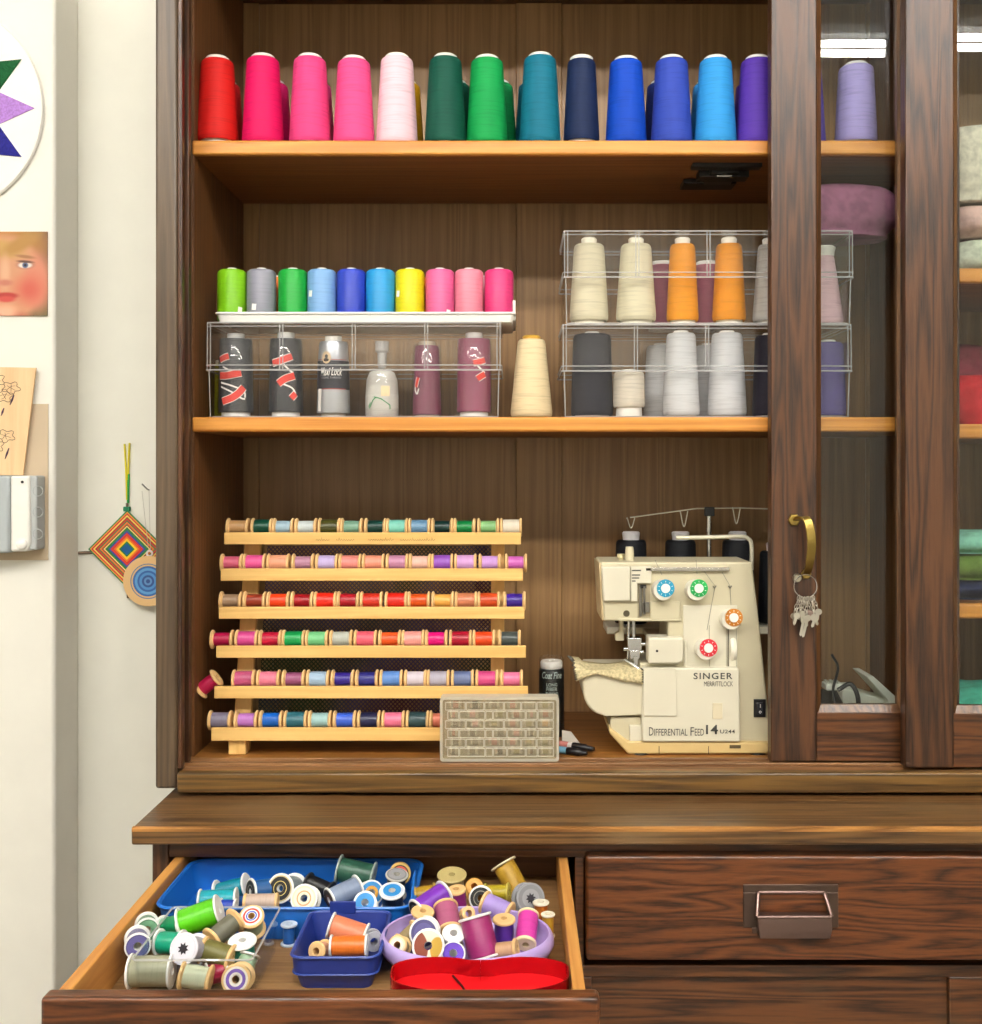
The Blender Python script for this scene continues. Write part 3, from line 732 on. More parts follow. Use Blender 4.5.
# silver and black labelled cone
def labelled_cone():
    cx = X(333.5, yc); r = .0245
    t = thing('thread_cone', 'silver and black labelled cone with an oval cameo, third in the clear box', 'thread cone', (cx, yc, zi), group='cones in the left clear box')
    M = Matrix.Translation((cx, yc, zi))
    bm = bmesh.new(); lathe(bm, [(.006, 0), (r*.72, 0), (r*.72, .005), (.012, .006), (.0125, .110), (.0125, .119), (.006, .119)], 28, M, closed=True); obj('cone_core', bm, WHITE_PL, t)
    bm = bmesh.new(); lathe(bm, [(.013, .006), (r*.98, .006), (r, .009), (r*.96, .040), (r*.92, .08), (r*.86, .107), (r*.8, .111), (.0128, .111)], 36, M); obj('wrapper', bm, plain('#b9bcc2', .3, metal=.6), t)
    prof = lambda q: r*(1 - (q-.009)*.0012/.0009*.001*60*.9) if False else r*(1.005-(max(q, .009)-.009)*1.22)
    bm = bmesh.new(); lathe(bm, [(prof(.040)+.0004, .040), (prof(.06)+.0006, .06), (prof(.082)+.0006, .082)], 36, M)
    band = obj('label_band', bm, plain('#2c2c36', .4), t)
    rc = r*.965
    bm = bmesh.new(); 
    pts = [(x, zi+.0405) for x in [(-.024+.048*i/14) for i in range(15)]]; on_cyl(bm, cx, yc, prof(.0405)+.001, pts, .0008)
    pts = [(x, zi+.0835) for x in [(-.024+.048*i/14) for i in range(15)]]; on_cyl(bm, cx, yc, prof(.0835)+.001, pts, .0008)
    obj('red_line', bm, plain('#c8584e', .5), t)
    obj('lettering', text_bm('Maxi Lock', cx-.017, cx+.017, zi+.060, zi+.072, 0, bold=.01, shear=.35, cyl=(cx, yc, prof(.066)+.0012)), WHT, t, smooth=False)
    obj('lettering', text_bm('CONE THREAD', cx-.015, cx+.015, zi+.0555, zi+.0585, 0, cyl=(cx, yc, prof(.057)+.0012)), plain('#aeb0b6', .5), t, smooth=False)
    # cameo
    def disc(dx, dz, rx, rz, rad, mat, nm, par):
        bm = bmesh.new(); c0 = bm.verts.new((cx+rad*math.sin(dx/rad), yc-rad*math.cos(dx/rad), zi+dz)); vs = []
        for k in range(20):
            xx = dx+rx*math.cos(2*PI*k/20); vs.append(bm.verts.new((cx+rad*math.sin(xx/rad), yc-rad*math.cos(xx/rad), zi+dz+rz*math.sin(2*PI*k/20))))
        for k in range(20): bm.faces.new((c0, vs[k], vs[(k+1) % 20]))
        return obj(nm, bm, mat, par)
    b = disc(-.007, .0865, .0072, .009, prof(.083)+.0012, plain('#d8bd98', .5), 'cameo', t)
    disc(-.0068, .0880, .0026, .0030, prof(.083)+.0018, plain('#3c2a24', .5), 'silhouette', b); disc(-.0072, .0830, .0042, .0026, prof(.083)+.0018, plain('#3c2a24', .5), 'silhouette', b)
    bm = bmesh.new(); on_cyl(bm, cx, yc, prof(.02)+.0008, [(-.020, zi+.008), (-.019, zi+.024), (-.0185, zi+.041)], .007); obj('price_sticker', bm, plain('#efece6', .6), t)
labelled_cone()
def cocoon():
    cx = X(382, yc); t = thing('thread_cone', 'short white wrapped cone with a green triangle mark in the clear box', 'thread cone', (cx, yc, zi), group='cones in the left clear box')
    M = Matrix.Translation((cx, yc, zi)); r = .0245
    bm = bmesh.new(); lathe(bm, [(0, 0), (r*.9, 0), (r, .004), (r*1.0, .030), (r*.93, .055), (r*.75, .066), (r*.45, .070), (0, .070)], 36, M); obj('thread', bm, thread('#e9e6de', .5, 1500), t)
    sleeve(t, cx, yc, r*1.03, zi, zi+.072)
    G = plain('#1c8a4a', .5); bm = bmesh.new()
    for pts in ([(-.017, .012), (-.011, .024), (-.006, .028)], [(-.009, .029), (.002, .026), (.015, .017)], [(.015, .017), (.015, .011)], [(-.015, .021), (-.019, .014)]):
        on_cyl(bm, cx, yc, r*1.045, [(a, zi+b) for a, b in pts], .0015)
    obj('green_mark', bm, G, t)
    bm = bmesh.new(); on_cyl(bm, cx, yc, r*1.045, [(.008, zi+.030), (.008, zi+.045)], .013); obj('sticker', bm, plain('#e8cfa4', .6), t)
    # clear upside-down nozzle above it
    t2 = thing('nozzle_cap', 'clear plastic nozzle standing on the short white cone', 'cap', (cx+.0, yc, zi+.0725))
    bm = bmesh.new(); lathe(bm, [(0, .0725), (.005, .0725), (.0065, .076), (.0068, .095), (.0100, .098), (.0102, .112), (.0088, .112), (.006, .098), (.0055, .078), (0, .0755)], 20, Matrix.Translation((cx, yc, zi))); obj('nozzle', bm, CLEAR_EDGE, t2)
cocoon()
sleeved(427, yc+.008, '#8a3258', 'mauve wrapped cone with beige tip and small ribbon, fifth in the clear box', .006, .0225, .018, A4, cap='#cfbfa8', H=.106, lift=.004)
sleeved(474, yc, '#a03c66', 'mauve wrapped cone with white cap and red ribbon, right end of the clear box', .009, .0265, .0240, A3)
# yellow-green cone at back left of the box
cone('#a8a21e', 'olive yellow cone at the back left corner of the left clear box', X(224, .13), .13, zi, rb=.022, rt=.02, H=.085, group='cones in the left clear box')
# right boxes
zl, zu2 = S2+.002, S2+BH+.0025
for px, c, nm, rb, rt, H, y, tip in ((589, '#d4cbae', 'cream', .0285, .0225, .119, .052, '#efe9d6'), (636, '#d6ceb0', 'ivory', .0295, .0225, .119, .052, '#efe9d6'),
                    (682.5, '#de8e06', 'golden yellow', .0235, .0185, .119, .052, '#ece6d8'), (729, '#da8a04', 'amber yellow', .0245, .0190, .119, .050, '#ece6d8'),
                    (770, '#b9b6b0', 'pale grey', .0255, .0180, .119, .055, '#e0ddd6')):
    pos = {'cream': 'leftmost in the upper clear box', 'ivory': 'second from left in the upper clear box', 'golden yellow': 'third in the upper clear box', 'amber yellow': 'fourth in the upper clear box', 'pale grey': 'beside the door stile in the upper clear box'}[nm]
    cone(c, '%s thread cone, %s' % (nm, pos), X(px, y), y, zu2, rb=rb, rt=rt, H=H, tipr=.0115, tiph=.010, lift=.004, tip=tip, group='cones in the right clear boxes')
cone('#d9b4bc', 'pinkish cone seen through the glass door in the upper clear box', X(824, .06), .06, zu2, rb=.028, rt=.014, H=.112, group='cones in the right clear boxes')
cone('#a0566a', 'added dusky rose cone imitating a pink reflection behind the golden yellow cone', X(662, .115), .115, zu2, rb=.026, rt=.02, H=.100, group='cones in the right clear boxes')  # added cone: supplies the pink of a reflection in the box
cone('#a85c70', 'added dusky rose cone imitating a pink reflection between the two yellow cones', X(707, .115), .115, zu2, rb=.026, rt=.02, H=.100, group='cones in the right clear boxes')  # second cone put in for the same pink reflection
for px, c, nm, rb, rt, H, y in ((592, '#23232e', 'blackish navy cone at the left end of the lower clear box', .031, .028, .122, .055),
                    (681, '#d0d1d3', 'white cone left of its twin in the lower clear box', .0275, .0215, .123, .050), (727, '#cccdd0', 'white cone nearer the door in the lower clear box', .0285, .0225, .123, .050),
                    (661, '#cfcfcf', 'greyish white cone behind the twin white cones, left', .027, .022, .112, .115), (709, '#c4c4c6', 'greyish white cone behind and between the twin white cones', .027, .022, .112, .115),
                    (770, '#2a2733', 'black cone beside the door stile in the lower clear box', .026, .022, .120, .055), (828, '#54478f', 'purple cone behind the glass door in the lower clear box', .026, .022, .110, .055)):
    cone(c, nm, X(px, y), y, zl, rb=rb, rt=rt, H=H, tipr=.0115, tiph=.004, group='cones in the right clear boxes')
cone('#cfc6b6', 'short beige spool standing between dark and white cones, lower clear box', X(629, .042), .042, zl, rb=.0235, rt=.0225, H=.066, tipr=.0115, tiph=.003, lift=.012, group='cones in the right clear boxes')
cone('#dac69e', 'large cream cone standing alone between the clear boxes', X(531.5, .05), .05, S2, rb=.0308, rt=.0207, H=.116, tip='#c79a3a', tipr=.0135, tiph=.006)

# white tray with thread tubes
zt0 = S2+.1375+.001
YT = .018
def tray():
    x0, x1 = X(216, YT), X(514.5, YT)
    t = thing('tray', 'shallow white tray of thread tubes lying on the left clear box', 'tray', ((x0+x1)/2, YT+.07, zt0))
    bm = bmesh.new(); y1 = YT+.145; tk = .002; h = .0125
    loft(bm, [rr(x0+.003, x1-.003, YT+.003, y1-.003, .006, zt0), rr(x0, x1, YT, y1, .006, zt0+h), rr(x0+tk, x1-tk, YT+tk, y1-tk, .005, zt0+h), rr(x0+.003+tk, x1-.003-tk, YT+.003+tk, y1-.003-tk, .005, zt0+tk)])
    obj('tray_body', bm, plain('#efeee8', .35), t)
    bm = bmesh.new(); tube(bm, rr(x0-.0005, x1+.0005, YT-.0005, y1+.0005, .006, zt0+h), .0017, 8, closed=True); obj('rim', bm, plain('#f6f5f0', .35), t)
    bm = bmesh.new(); box(bm, x1-.003, x1+.0015, YT+.02, y1-.004, zt0+.004, zt0+.034); obj('end_wall', bm, plain('#e8e6e0', .4), t, bevel=.001)
tray()
def thread_tube(c, label, px, y, r=.0213, H=.0765, sticker=None):
    t = thing('thread_tube', label, 'thread tube', (X(px, y), y, zt0+.002), group='thread tubes on the white tray', world=False)
    def core():
        bm = bmesh.new(); lathe(bm, [(.004, 0), (.0185, 0), (.0185, .002), (.0075, .0025), (.0075, H+.002), (.0065, H+.0035), (.004, H+.0035)], 24, closed=True); return bm
    def thr():
        bm = bmesh.new(); lathe(bm, [(.0078, .002), (r*.95, .002), (r, .005), (r, H-.006), (r*.96, H-.0025), (r*.82, H), (.0078, H)], 36); return bm
    obj('tube_core', cached(('tube_core', H), core, WHITE_PL), None, t)
    obj('thread', cached(('thread', 't', r, H, str(c)), thr, thread(c, .33, 2200)), None, t)
    if sticker:
        bm = bmesh.new(); on_cyl(bm, 0, 0, r+.0004, [(sticker[0], sticker[1]), (sticker[0]+.001, sticker[1]+.009)], .007); obj('price_sticker', bm, WHT, t)
for px, c, nm, st in ((232, '#86cf16', 'lime green', (.017, .012)), (261.5, '#9a9aa8', 'silver grey', (-.007, .016)), (293, '#16ac3c', 'emerald green', None), (322, '#86b6ea', 'pale blue', (-.016, .036)),
                  (351.5, '#2f45c2', 'cobalt blue', None), (380.5, '#2aa0e2', 'sky blue', None), (410, '#f3e80c', 'bright yellow', (-.019, .036)), (440, '#ee6aa4', 'candy pink', (.014, .008)),
                  (469, '#f592a8', 'light salmon pink', None), (499, '#ee3d84', 'hot pink', None)):
    thread_tube(c, '%s thread tube in the front row on the white tray' % nm, px, .045, sticker=st)
for px, c, nm in ((275, '#f07a14', 'orange thread tube behind the silver grey tube'), (307, '#c6d83a', 'yellow green thread tube behind the emerald tube'), (344, '#9a88c8', 'violet thread tube behind the cobalt blue tube'), (400, '#3aa23c', 'green thread tube behind the sky blue tube'),
                  (435, '#f5832a', 'orange thread tube behind the candy pink tube'), (455, '#f0d8a8', 'cream thread tube behind the salmon pink tube'), (487, '#f6c0ca', 'blush thread tube behind the hot pink tube')):
    thread_tube(c, nm + ', on the white tray', px+(2 if px < 350 else -2), .100, H=.0745)

# ------------------------------------------------------------------ mauve bundle behind the glass, things in the right bay
def cloth_mat(c, sc=120, var=.15):
    key = ('cloth', c, sc)
    if key in _M: return _M[key]
    m, nt, b = newmat('cloth'); L = nt.links.new
    tc = nt.nodes.new('ShaderNodeTexCoord'); n = nt.nodes.new('ShaderNodeTexNoise'); n.inputs['Scale'].default_value = sc; n.inputs['Detail'].default_value = 4
    L(tc.outputs['Object'], n.inputs['Vector'])
    r = nt.nodes.new('ShaderNodeValToRGB'); l = lin(c); r.color_ramp.elements[0].position = .35; r.color_ramp.elements[1].position = .6
    r.color_ramp.elements[0].color = tuple(v*(1-var*2) for v in l[:3])+(1,); r.color_ramp.elements[1].color = l
    L(n.outputs['Fac'], r.inputs['Fac']); L(r.outputs['Color'], b.inputs['Base Color']); b.inputs['Roughness'].default_value = .9
    b.inputs['Specular IOR Level'].default_value = .15
    bp = nt.nodes.new('ShaderNodeBump'); bp.inputs['Strength'].default_value = .6; bp.inputs['Distance'].default_value = .003
    L(n.outputs['Fac'], bp.inputs['Height']); L(bp.outputs['Normal'], b.inputs['Normal'])
    _M[key] = m; return m
def lump(name, label, cat, x0, x1, y0, y1, z0, z1, c, seed=1, sc=120, amp=.16, fold=3, group=None, e=.72):
    """soft folded bundle with a flat base"""
    rd = random.Random(seed); ph = [rd.uniform(0, 6) for _ in range(6)]
    bm = bmesh.new(); n, m = 28, 14; loops = []
    for j in range(m+1):
        v = j/m; zz = z0 + (z1-z0)*(math.sin((v-.5)*PI)*.5+.5)
        q = max(.02, (1-abs(2*v-1)**2.6))**.5 if j else .85
        if v < .5: q = max(q, .86)
        lp = []
        for i in range(n):
            a = 2*PI*i/n; ca, sa = math.cos(a), math.sin(a)
            ux = math.copysign(abs(ca)**e, ca); uy = math.copysign(abs(sa)**e, sa)
            k = q*(1-amp*.5+amp*.5*math.sin(fold*a+ph[0]+v*3)) * (1-amp*.3+amp*.3*math.sin(v*9*fold/3+ph[1]))
            top = (z1-z0)*amp*.35*math.sin(3*ux+ph[2])*math.sin(2*uy+ph[3])*(v > .55)*(v-.55)
            lp.append(((x0+x1)/2+(x1-x0)/2*ux*k, (y0+y1)/2+(y1-y0)/2*uy*k, max(z0, zz+top)))
        loops.append(lp)
    loft(bm, loops)
    o = obj(name, bm, cloth_mat(c, sc), subd=1); tag(o, label, cat, group); return o
zbt = S2+2*BH+.002
lump('fabric_bundle', 'mauve fabric bundle lying on the upper clear box behind glass', 'fabric', X(776, .09), X(900, .09), .03, .16, zbt, zbt+.080, '#9c6480', 3, sc=60)
xa, xb = X(955, .06)+.004, X(1060, .06)
sh = [Z(268, 0), Z(424, 0), Z(604, 0)]
xL = PART_X+.024; xR = .78
z = sh[0]
lump('lace_bundle', 'mint white crocheted lace heap on the upper right shelf behind glass', 'lace', xL, xR, .03, .20, z, z+.055, '#d6dcc8', 5, sc=90, group='textiles behind the right glass door')
lump('folded_cloth', 'blush pink folded cloth lying on the lace heap behind glass', 'cloth', xL, xR-.01, .03, .19, z+.056, z+.105, '#e2bdb4', 6, sc=60, group='textiles behind the right glass door')
lump('yarn_ball', 'large cream yarn ball on top of the pink cloth behind glass', 'yarn', xL, xL+.14, .03, .16, z+.106, z+.225, '#e6dfcc', 7, sc=80, amp=.05, group='textiles behind the right glass door')
z = sh[1]
lump('red_yarn', 'bright red yarn heap in front on the middle right shelf', 'yarn', xL, xR, .02, .11, z, z+.075, '#c02a34', 8, sc=50, group='textiles behind the right glass door')
lump('red_fabric', 'dark rose fabric pile rising behind the bright red yarn', 'fabric', xL, xR, .13, .27, z, z+.135, '#8c3a4a', 9, sc=50, group='textiles behind the right glass door')
z = sh[2]
lump('navy_cloth', 'dark blue cloth on the lowest right shelf behind glass', 'cloth', xL, xR, .02, .18, z, z+.028, '#2b3358', 10, sc=60, group='textiles behind the right glass door')
lump('green_yarn', 'olive green yarn lying on the dark blue cloth', 'yarn', xL, xR, .02, .18, z+.029, z+.066, '#6f8a42', 11, sc=60, group='textiles behind the right glass door')
lump('mint_cloth', 'pale turquoise cloth folded on top of the olive yarn', 'cloth', xL, xR, .03, .18, z+.067, z+.100, '#8fd0b8', 12, sc=60, group='textiles behind the right glass door')
lump('knitted_blanket', 'turquoise cable knit blanket at the bottom of the right bay', 'blanket', xL, xR, .02, .2, ZF+.0005, ZF+.085, '#55c4a8', 13, sc=55, amp=.2, fold=5, group='textiles behind the right glass door')

# pale lids and a black cord behind the left pane
def accessories():
    t = thing('plastic_cover', 'off-white plastic cover propped up behind the left glass pane', 'cover', (X(862, .12), .12, ZF))
    y0, y1 = .10, .17
    bm = bmesh.new(); a = lambda px, py: (X(px, .1), Z(py, .1))
    prism(bm, [(a(866, 676)), (a(873, 676)), (a(895, 696)), (a(897.5, 755)), (a(891, 755)), (a(888, 700))], y0, y1); obj('side_wall', bm, plain('#eceee0', .4), t, bevel=.001)
    bm = bmesh.new(); prism(bm, [a(846, 690), a(890, 702), a(892, 755), a(846, 755)], y0+.02, y1); obj('cover_body', bm, plain('#e6e8d8', .4), t, bevel=.003)
    t2 = thing('foot_pedal', 'black foot pedal with its cord behind the left glass pane', 'pedal', (X(833, .06), .06, ZF))
    bm = bmesh.new(); x0, x1 = X(818, .05), X(848, .05); loft(bm, [[(x0, .03, ZF), (x1, .03, ZF), (x1, .11, ZF), (x0, .11, ZF)], [(x0+.004, .040, ZF+.055), (x1-.004, .040, ZF+.06), (x1-.004, .1, ZF+.082), (x0+.004, .1, ZF+.078)]]); obj('pedal_body', bm, BLACK, t2, bevel=.004)
    bm = bmesh.new(); y = .04
    tube(bm, catmull([P(838, 690, y), P(850, 684, y), P(857, 694, y-.005), P(858, 708, y-.005), P(852, 722, y-.005)], 6), .0034); tube(bm, catmull([P(836, 706, y-.015), P(833, 690, y-.0), P(838, 668, y+.03), P(832, 655, .1)], 6), .002)
    obj('cord', bm, BLACK, t2)
    bm = bmesh.new()
    t3 = thing('plug', 'off-white plug lying over the black pedal behind glass', 'plug', P(836, 682, .07))
    z0 = ZF+.083
    box(bm, X(824, .07), X(842, .07), .058, .085, z0, z0+.010); box(bm, X(842, .07), X(853, .07), .062, .08, z0+.002, z0+.009); obj('plug_body', bm, plain('#eeeee2', .4), t3, bevel=.002)
    bm = bmesh.new()
    for k in range(3): box(bm, X(826+k*5, .07), X(828.5+k*5, .07), .060, .083, z0+.010, z0+.0125)
    obj('plug_rib', bm, plain('#c6c6b8', .4), t3)
accessories()

# ------------------------------------------------------------------ wooden thread rack
rows_px = [(224, 521, 532.5, 544.5, .073), (220.5, 523, 568.6, 581, .058), (218.5, 524.5, 607, 619, .044), (216, 526, 646, 658, .030), (214, 528, 686.5, 698.6, .016), (211, 531, 728, 741, .003)]
def rack():
    t = thing('thread_rack', 'pale wooden rack leaning back, holding six rows of wooden spools', 'thread rack', (X(370, .05), .05, ZF))
    for i, (xa, xb, ya, yb, Y) in enumerate(rows_px):
        bm = bmesh.new(); x0, x1, z1, z0 = X(xa, Y), X(xb, Y), Z(ya, Y), Z(yb, Y)
        box(bm, x0, x1, Y, Y+.006, z0, z1); box(bm, x0, x1, Y+.006, Y+.034, z0, z1-.0078)
        b = obj('slat', bm, W_PALE('X'), t, bevel=.001)
        if i == 0:
            # faint pencilled handwriting
            bm = bmesh.new(); rd = random.Random(3)
            for w0, w1 in ((316, 328), (336, 354), (368, 392), (400, 434)):
                px = w0; pts = []
                while px < w1:
                    h = rd.choice((1.2, 1.8, 3.4, 1.4)); pts += [P(px, 540.6, Y-.0004), P(px+.8, 540.6-h, Y-.0004), P(px+1.5, 540.2, Y-.0004)]; px += 2.4
                tube(bm, pts, .0003, 4)
            obj('handwriting', bm, plain('#8a6a3c', .7), b)
    (xa, xb, ya, yb, Y0), (xc, xd, yc_, yd, Y1) = rows_px[-1], rows_px[0]
    # two leaning uprights behind the ledges and two props
    for pa, pb in ((230, 247), (490, 504)):
        bm = bmesh.new(); lo = Vector((0, Y0+.030, ZF)); hi = Vector((0, Y1+.0365, Z(ya-197, Y1)))
        x0, x1 = X(pa, 0.02), X(pb, 0.02)
        zt = Z(534, Y1); zb = ZF+.0005
        k = (Y1-Y0)/(Z(538, Y1)-Z(734, Y0))
        yat = lambda z: Y0+.034+(z-Z(741, Y0))*k
        loft(bm, [[(x0, yat(z_), z_), (x1, yat(z_), z_), (x1, yat(z_)+.010, z_), (x0, yat(z_)+.010, z_)] for z_ in (zb, zt)])
        obj('upright', bm, W_PALE('Z'), t, bevel=.001)
        # short foot in front, seen under the lowest slat
        bm = bmesh.new(); box(bm, x0, x1, Y0+.008, Y0+.026, zb, Z(741, Y0)); obj('foot', bm, W_PALE('Z'), t, bevel=.001)
        bm = bmesh.new(); x0, x1 = X((258 if pa < 300 else 476), .2), X((273 if pa < 300 else 489), .2)
        loft(bm, [[(x0, .232, zb), (x1, .232, zb), (x1, .240, zb), (x0, .240, zb)], [(x0, Y1+.048, zt-.01), (x1, Y1+.048, zt-.01), (x1, Y1+.056, zt-.01), (x0, Y1+.056, zt-.01)]])
        obj('prop_leg', bm, wood('dull_pine', '#9a7a4c', '#b89662', 'Z', stretch=18, scale=6), t)
    # fine netting stretched behind the rows
    m, nt, b = newmat('netting'); L = nt.links.new
    nt.nodes.remove(b); out = [n for n in nt.nodes if n.type == 'OUTPUT_MATERIAL'][0]
    tc = nt.nodes.new('ShaderNodeTexCoord'); mp = nt.nodes.new('ShaderNodeMapping'); mp.inputs['Rotation'].default_value = (0, PI/4, 0); L(tc.outputs['Object'], mp.inputs['Vector'])
    ck = []
    for d in ('X', 'Z'):
        w = nt.nodes.new('ShaderNodeTexWave'); w.bands_direction = d; w.inputs['Scale'].default_value = 70; L(mp.outputs['Vector'], w.inputs['Vector'])
        g = nt.nodes.new('ShaderNodeMath'); g.operation = 'GREATER_THAN'; g.inputs[1].default_value = .66; L(w.outputs['Fac'], g.inputs[0]); ck.append(g)
    mx = nt.nodes.new('ShaderNodeMath'); mx.operation = 'MAXIMUM'; L(ck[0].outputs[0], mx.inputs[0]); L(ck[1].outputs[0], mx.inputs[1])
    n = nt.nodes.new('ShaderNodeTexNoise'); n.inputs['Scale'].default_value = 5; L(tc.outputs['Object'], n.inputs['Vector'])
    cr = nt.nodes.new('ShaderNodeValToRGB'); e = cr.color_ramp.elements; e[0].position = .35; e[0].color = lin('#3e4a34'); e[1].position = .7; e[1].color = lin('#5a2a2e')
    q = e.new(.5); q.color = lin('#5e5470'); L(n.outputs['Fac'], cr.inputs['Fac'])
    df = nt.nodes.new('ShaderNodeBsdfDiffuse'); L(cr.outputs['Color'], df.inputs['Color'])
    tr = nt.nodes.new('ShaderNodeBsdfTransparent'); ms = nt.nodes.new('ShaderNodeMixShader'); L(mx.outputs[0], ms.inputs[0]); L(tr.outputs[0], ms.inputs[1]); L(df.outputs[0], ms.inputs[2]); L(ms.outputs[0], out.inputs['Surface'])
    bm = bmesh.new(); x0, x1 = X(252, .02), X(490, .02)
    k = (Y1-Y0)/(Z(538, Y1)-Z(734, Y0)); yat = lambda z: Y0+.048+(z-Z(741, Y0))*k
    za, zb_ = Z(736, .05), Z(548, Y1)
    loft(bm, [[(x0, yat(z_), z_), (x1, yat(z_), z_), (x1, yat(z_)+.0006, z_), (x0, yat(z_)+.0006, z_)] for z_ in (za, zb_)])
    obj('netting', bm, m, t, smooth=False)
rack()
ORD = ['leftmost', 'second', 'third', 'fourth', 'fifth', 'sixth', 'seventh', 'eighth', 'ninth', 'tenth', 'eleventh', 'twelfth', 'rightmost']
RW = ['top row', 'second row down', 'third row down', 'fourth row down', 'fifth row down', 'bottom row']
rowcols = [
 [(235, '#c79a66', 'tan'), (259.5, '#0d4a36', 'dark green'), (281, '#a9c6d6', 'light blue'), (304, '#cfd9d8', 'pale blue white'), (327.5, '#4a4a1c', 'dark olive'), (350, '#7aa48c', 'sage green'), (374, '#0d3c34', 'deep teal green'), (396, '#7ccbb8', 'aqua'), (418.5, '#6a93b4', 'steel blue'), (441.5, '#0c302c', 'black green'), (464, '#0c8240', 'green'), (488, '#83b878', 'light green'), (511, '#e8ddc8', 'cream')],
 [(229, '#df6684', 'rose pink'), (252, '#ea5a9c', 'hot pink'), (276, '#eea683', 'peach'), (301, '#c08aa4', 'mauve'), (325, '#c6b2e4', 'lilac'), (348.5, '#ea8e86', 'salmon'), (372, '#f09a80', 'coral pink'), (396, '#c88aac', 'dusty pink'), (419, '#f2c0b0', 'pale pink'), (441.5, '#9a56c2', 'purple'), (465, '#d6a0dc', 'orchid pink'), (489.5, '#cf9ce2', 'lavender'), (516, '#d268c0', 'bright orchid')],
 [(228, '#a5876a', 'taupe'), (252, '#9c3a24', 'rust'), (276, '#ee4418', 'orange red'), (300, '#a4101e', 'crimson'), (323.5, '#e92a18', 'scarlet'), (346.5, '#a81224', 'dark red'), (370, '#c93020', 'brick red'), (395, '#dc2418', 'bright red'), (418, '#dc5418', 'burnt orange'), (442, '#f0b052', 'golden tan'), (465.5, '#cc7c58', 'terracotta pink'), (488.5, '#c8481c', 'rust orange'), (514.5, '#3a1e8e', 'indigo')],
 [(219, '#b8104a', 'crimson'), (244, '#d84a92', 'magenta pink'), (268, '#bc1038', 'dark crimson'), (291.5, '#0c9a4e', 'emerald green'), (315, '#77c888', 'pale green'), (339.5, '#b9bcb0', 'light grey'), (364, '#e66074', 'coral rose'), (388.5, '#ea5a24', 'bright orange'), (412, '#f3a49c', 'blush pink'), (435.5, '#e2107c', 'shocking pink'), (460, '#a80e2c', 'wine red'), (483.5, '#ec4e22', 'orange red'), (509.5, '#47504e', 'slate grey')],
 [(241, '#c2557e', 'rose'), (266, '#ea809a', 'pink'), (291.5, '#9c567c', 'plum mauve'), (316, '#a9c4de', 'pale blue'), (341, '#33238c', 'indigo'), (365.5, '#2e2e80', 'navy violet'), (390, '#5f8ed4', 'cornflower blue'), (414.5, '#dcd0dc', 'pale lilac'), (437.5, '#b9b2c2', 'lavender grey'), (462, '#64719a', 'slate blue'), (486.5, '#d14a86', 'deep rose'), (511.5, '#f07ea8', 'candy pink')],
 [(217, '#857e94', 'violet grey'), (243.5, '#c07acc', 'orchid'), (268.5, '#0d62c4', 'royal blue'), (293.5, '#2e6a78', 'dark teal'), (318, '#a4cccc', 'pale aqua'), (343, '#3a60ce', 'bright blue'), (367.5, '#22264c', 'dark navy'), (392, '#ee7a9c', 'pink'), (416.5, '#2f4a4e', 'dark slate green'), (440, '#f08a72', 'salmon')],
]
for i, (rc, (xa, xb, ya, yb, Y)) in enumerate(zip(rowcols, rows_px)):
    zc = Z(ya, Y)-.0078+.0142+.0002; yy = Y+.0205
    n = len(rc)
    for j, (px, c, nm) in enumerate(rc):
        sp = 1.0
        if j: sp = min(sp, (X(px, Y)-X(rc[j-1][0], Y))/.0336)
        if j < n-1: sp = min(sp, (X(rc[j+1][0], Y)-X(px, Y))/.0336)
        L = round(.0332*min(1.0, sp)-.0002, 4)
        pos = ORD[j] if (j < n-1 or n == 13) else 'last'
        if j == n-1 and n < 13: pos = 'rightmost'
        lab = '%s thread on a wooden spool, %s in the %s of the rack' % (nm, pos, RW[i])
        # spools with more or less thread left
        fill = R.choice((.74, .8, .84, .7))
        ax = (1, 0, R.uniform(-.01, .01))
        cx = X(px, yy) 
        # keep the pixel spacing of the row at the spool's own depth
        cx = X(px, Y)
        wooden_spool(c, lab, (cx, yy, zc), ax, Rf=.0142, L=L, fill=fill, group='wooden spools on the rack', rough=.32)
# spool slipping off the end of the fifth row
wooden_spool('#c8104e', 'crimson thread on a tilted wooden spool hanging off the fifth row', P(208.5, 684, .030), (.80, .05, .62), group='wooden spools on the rack', fill=.72)

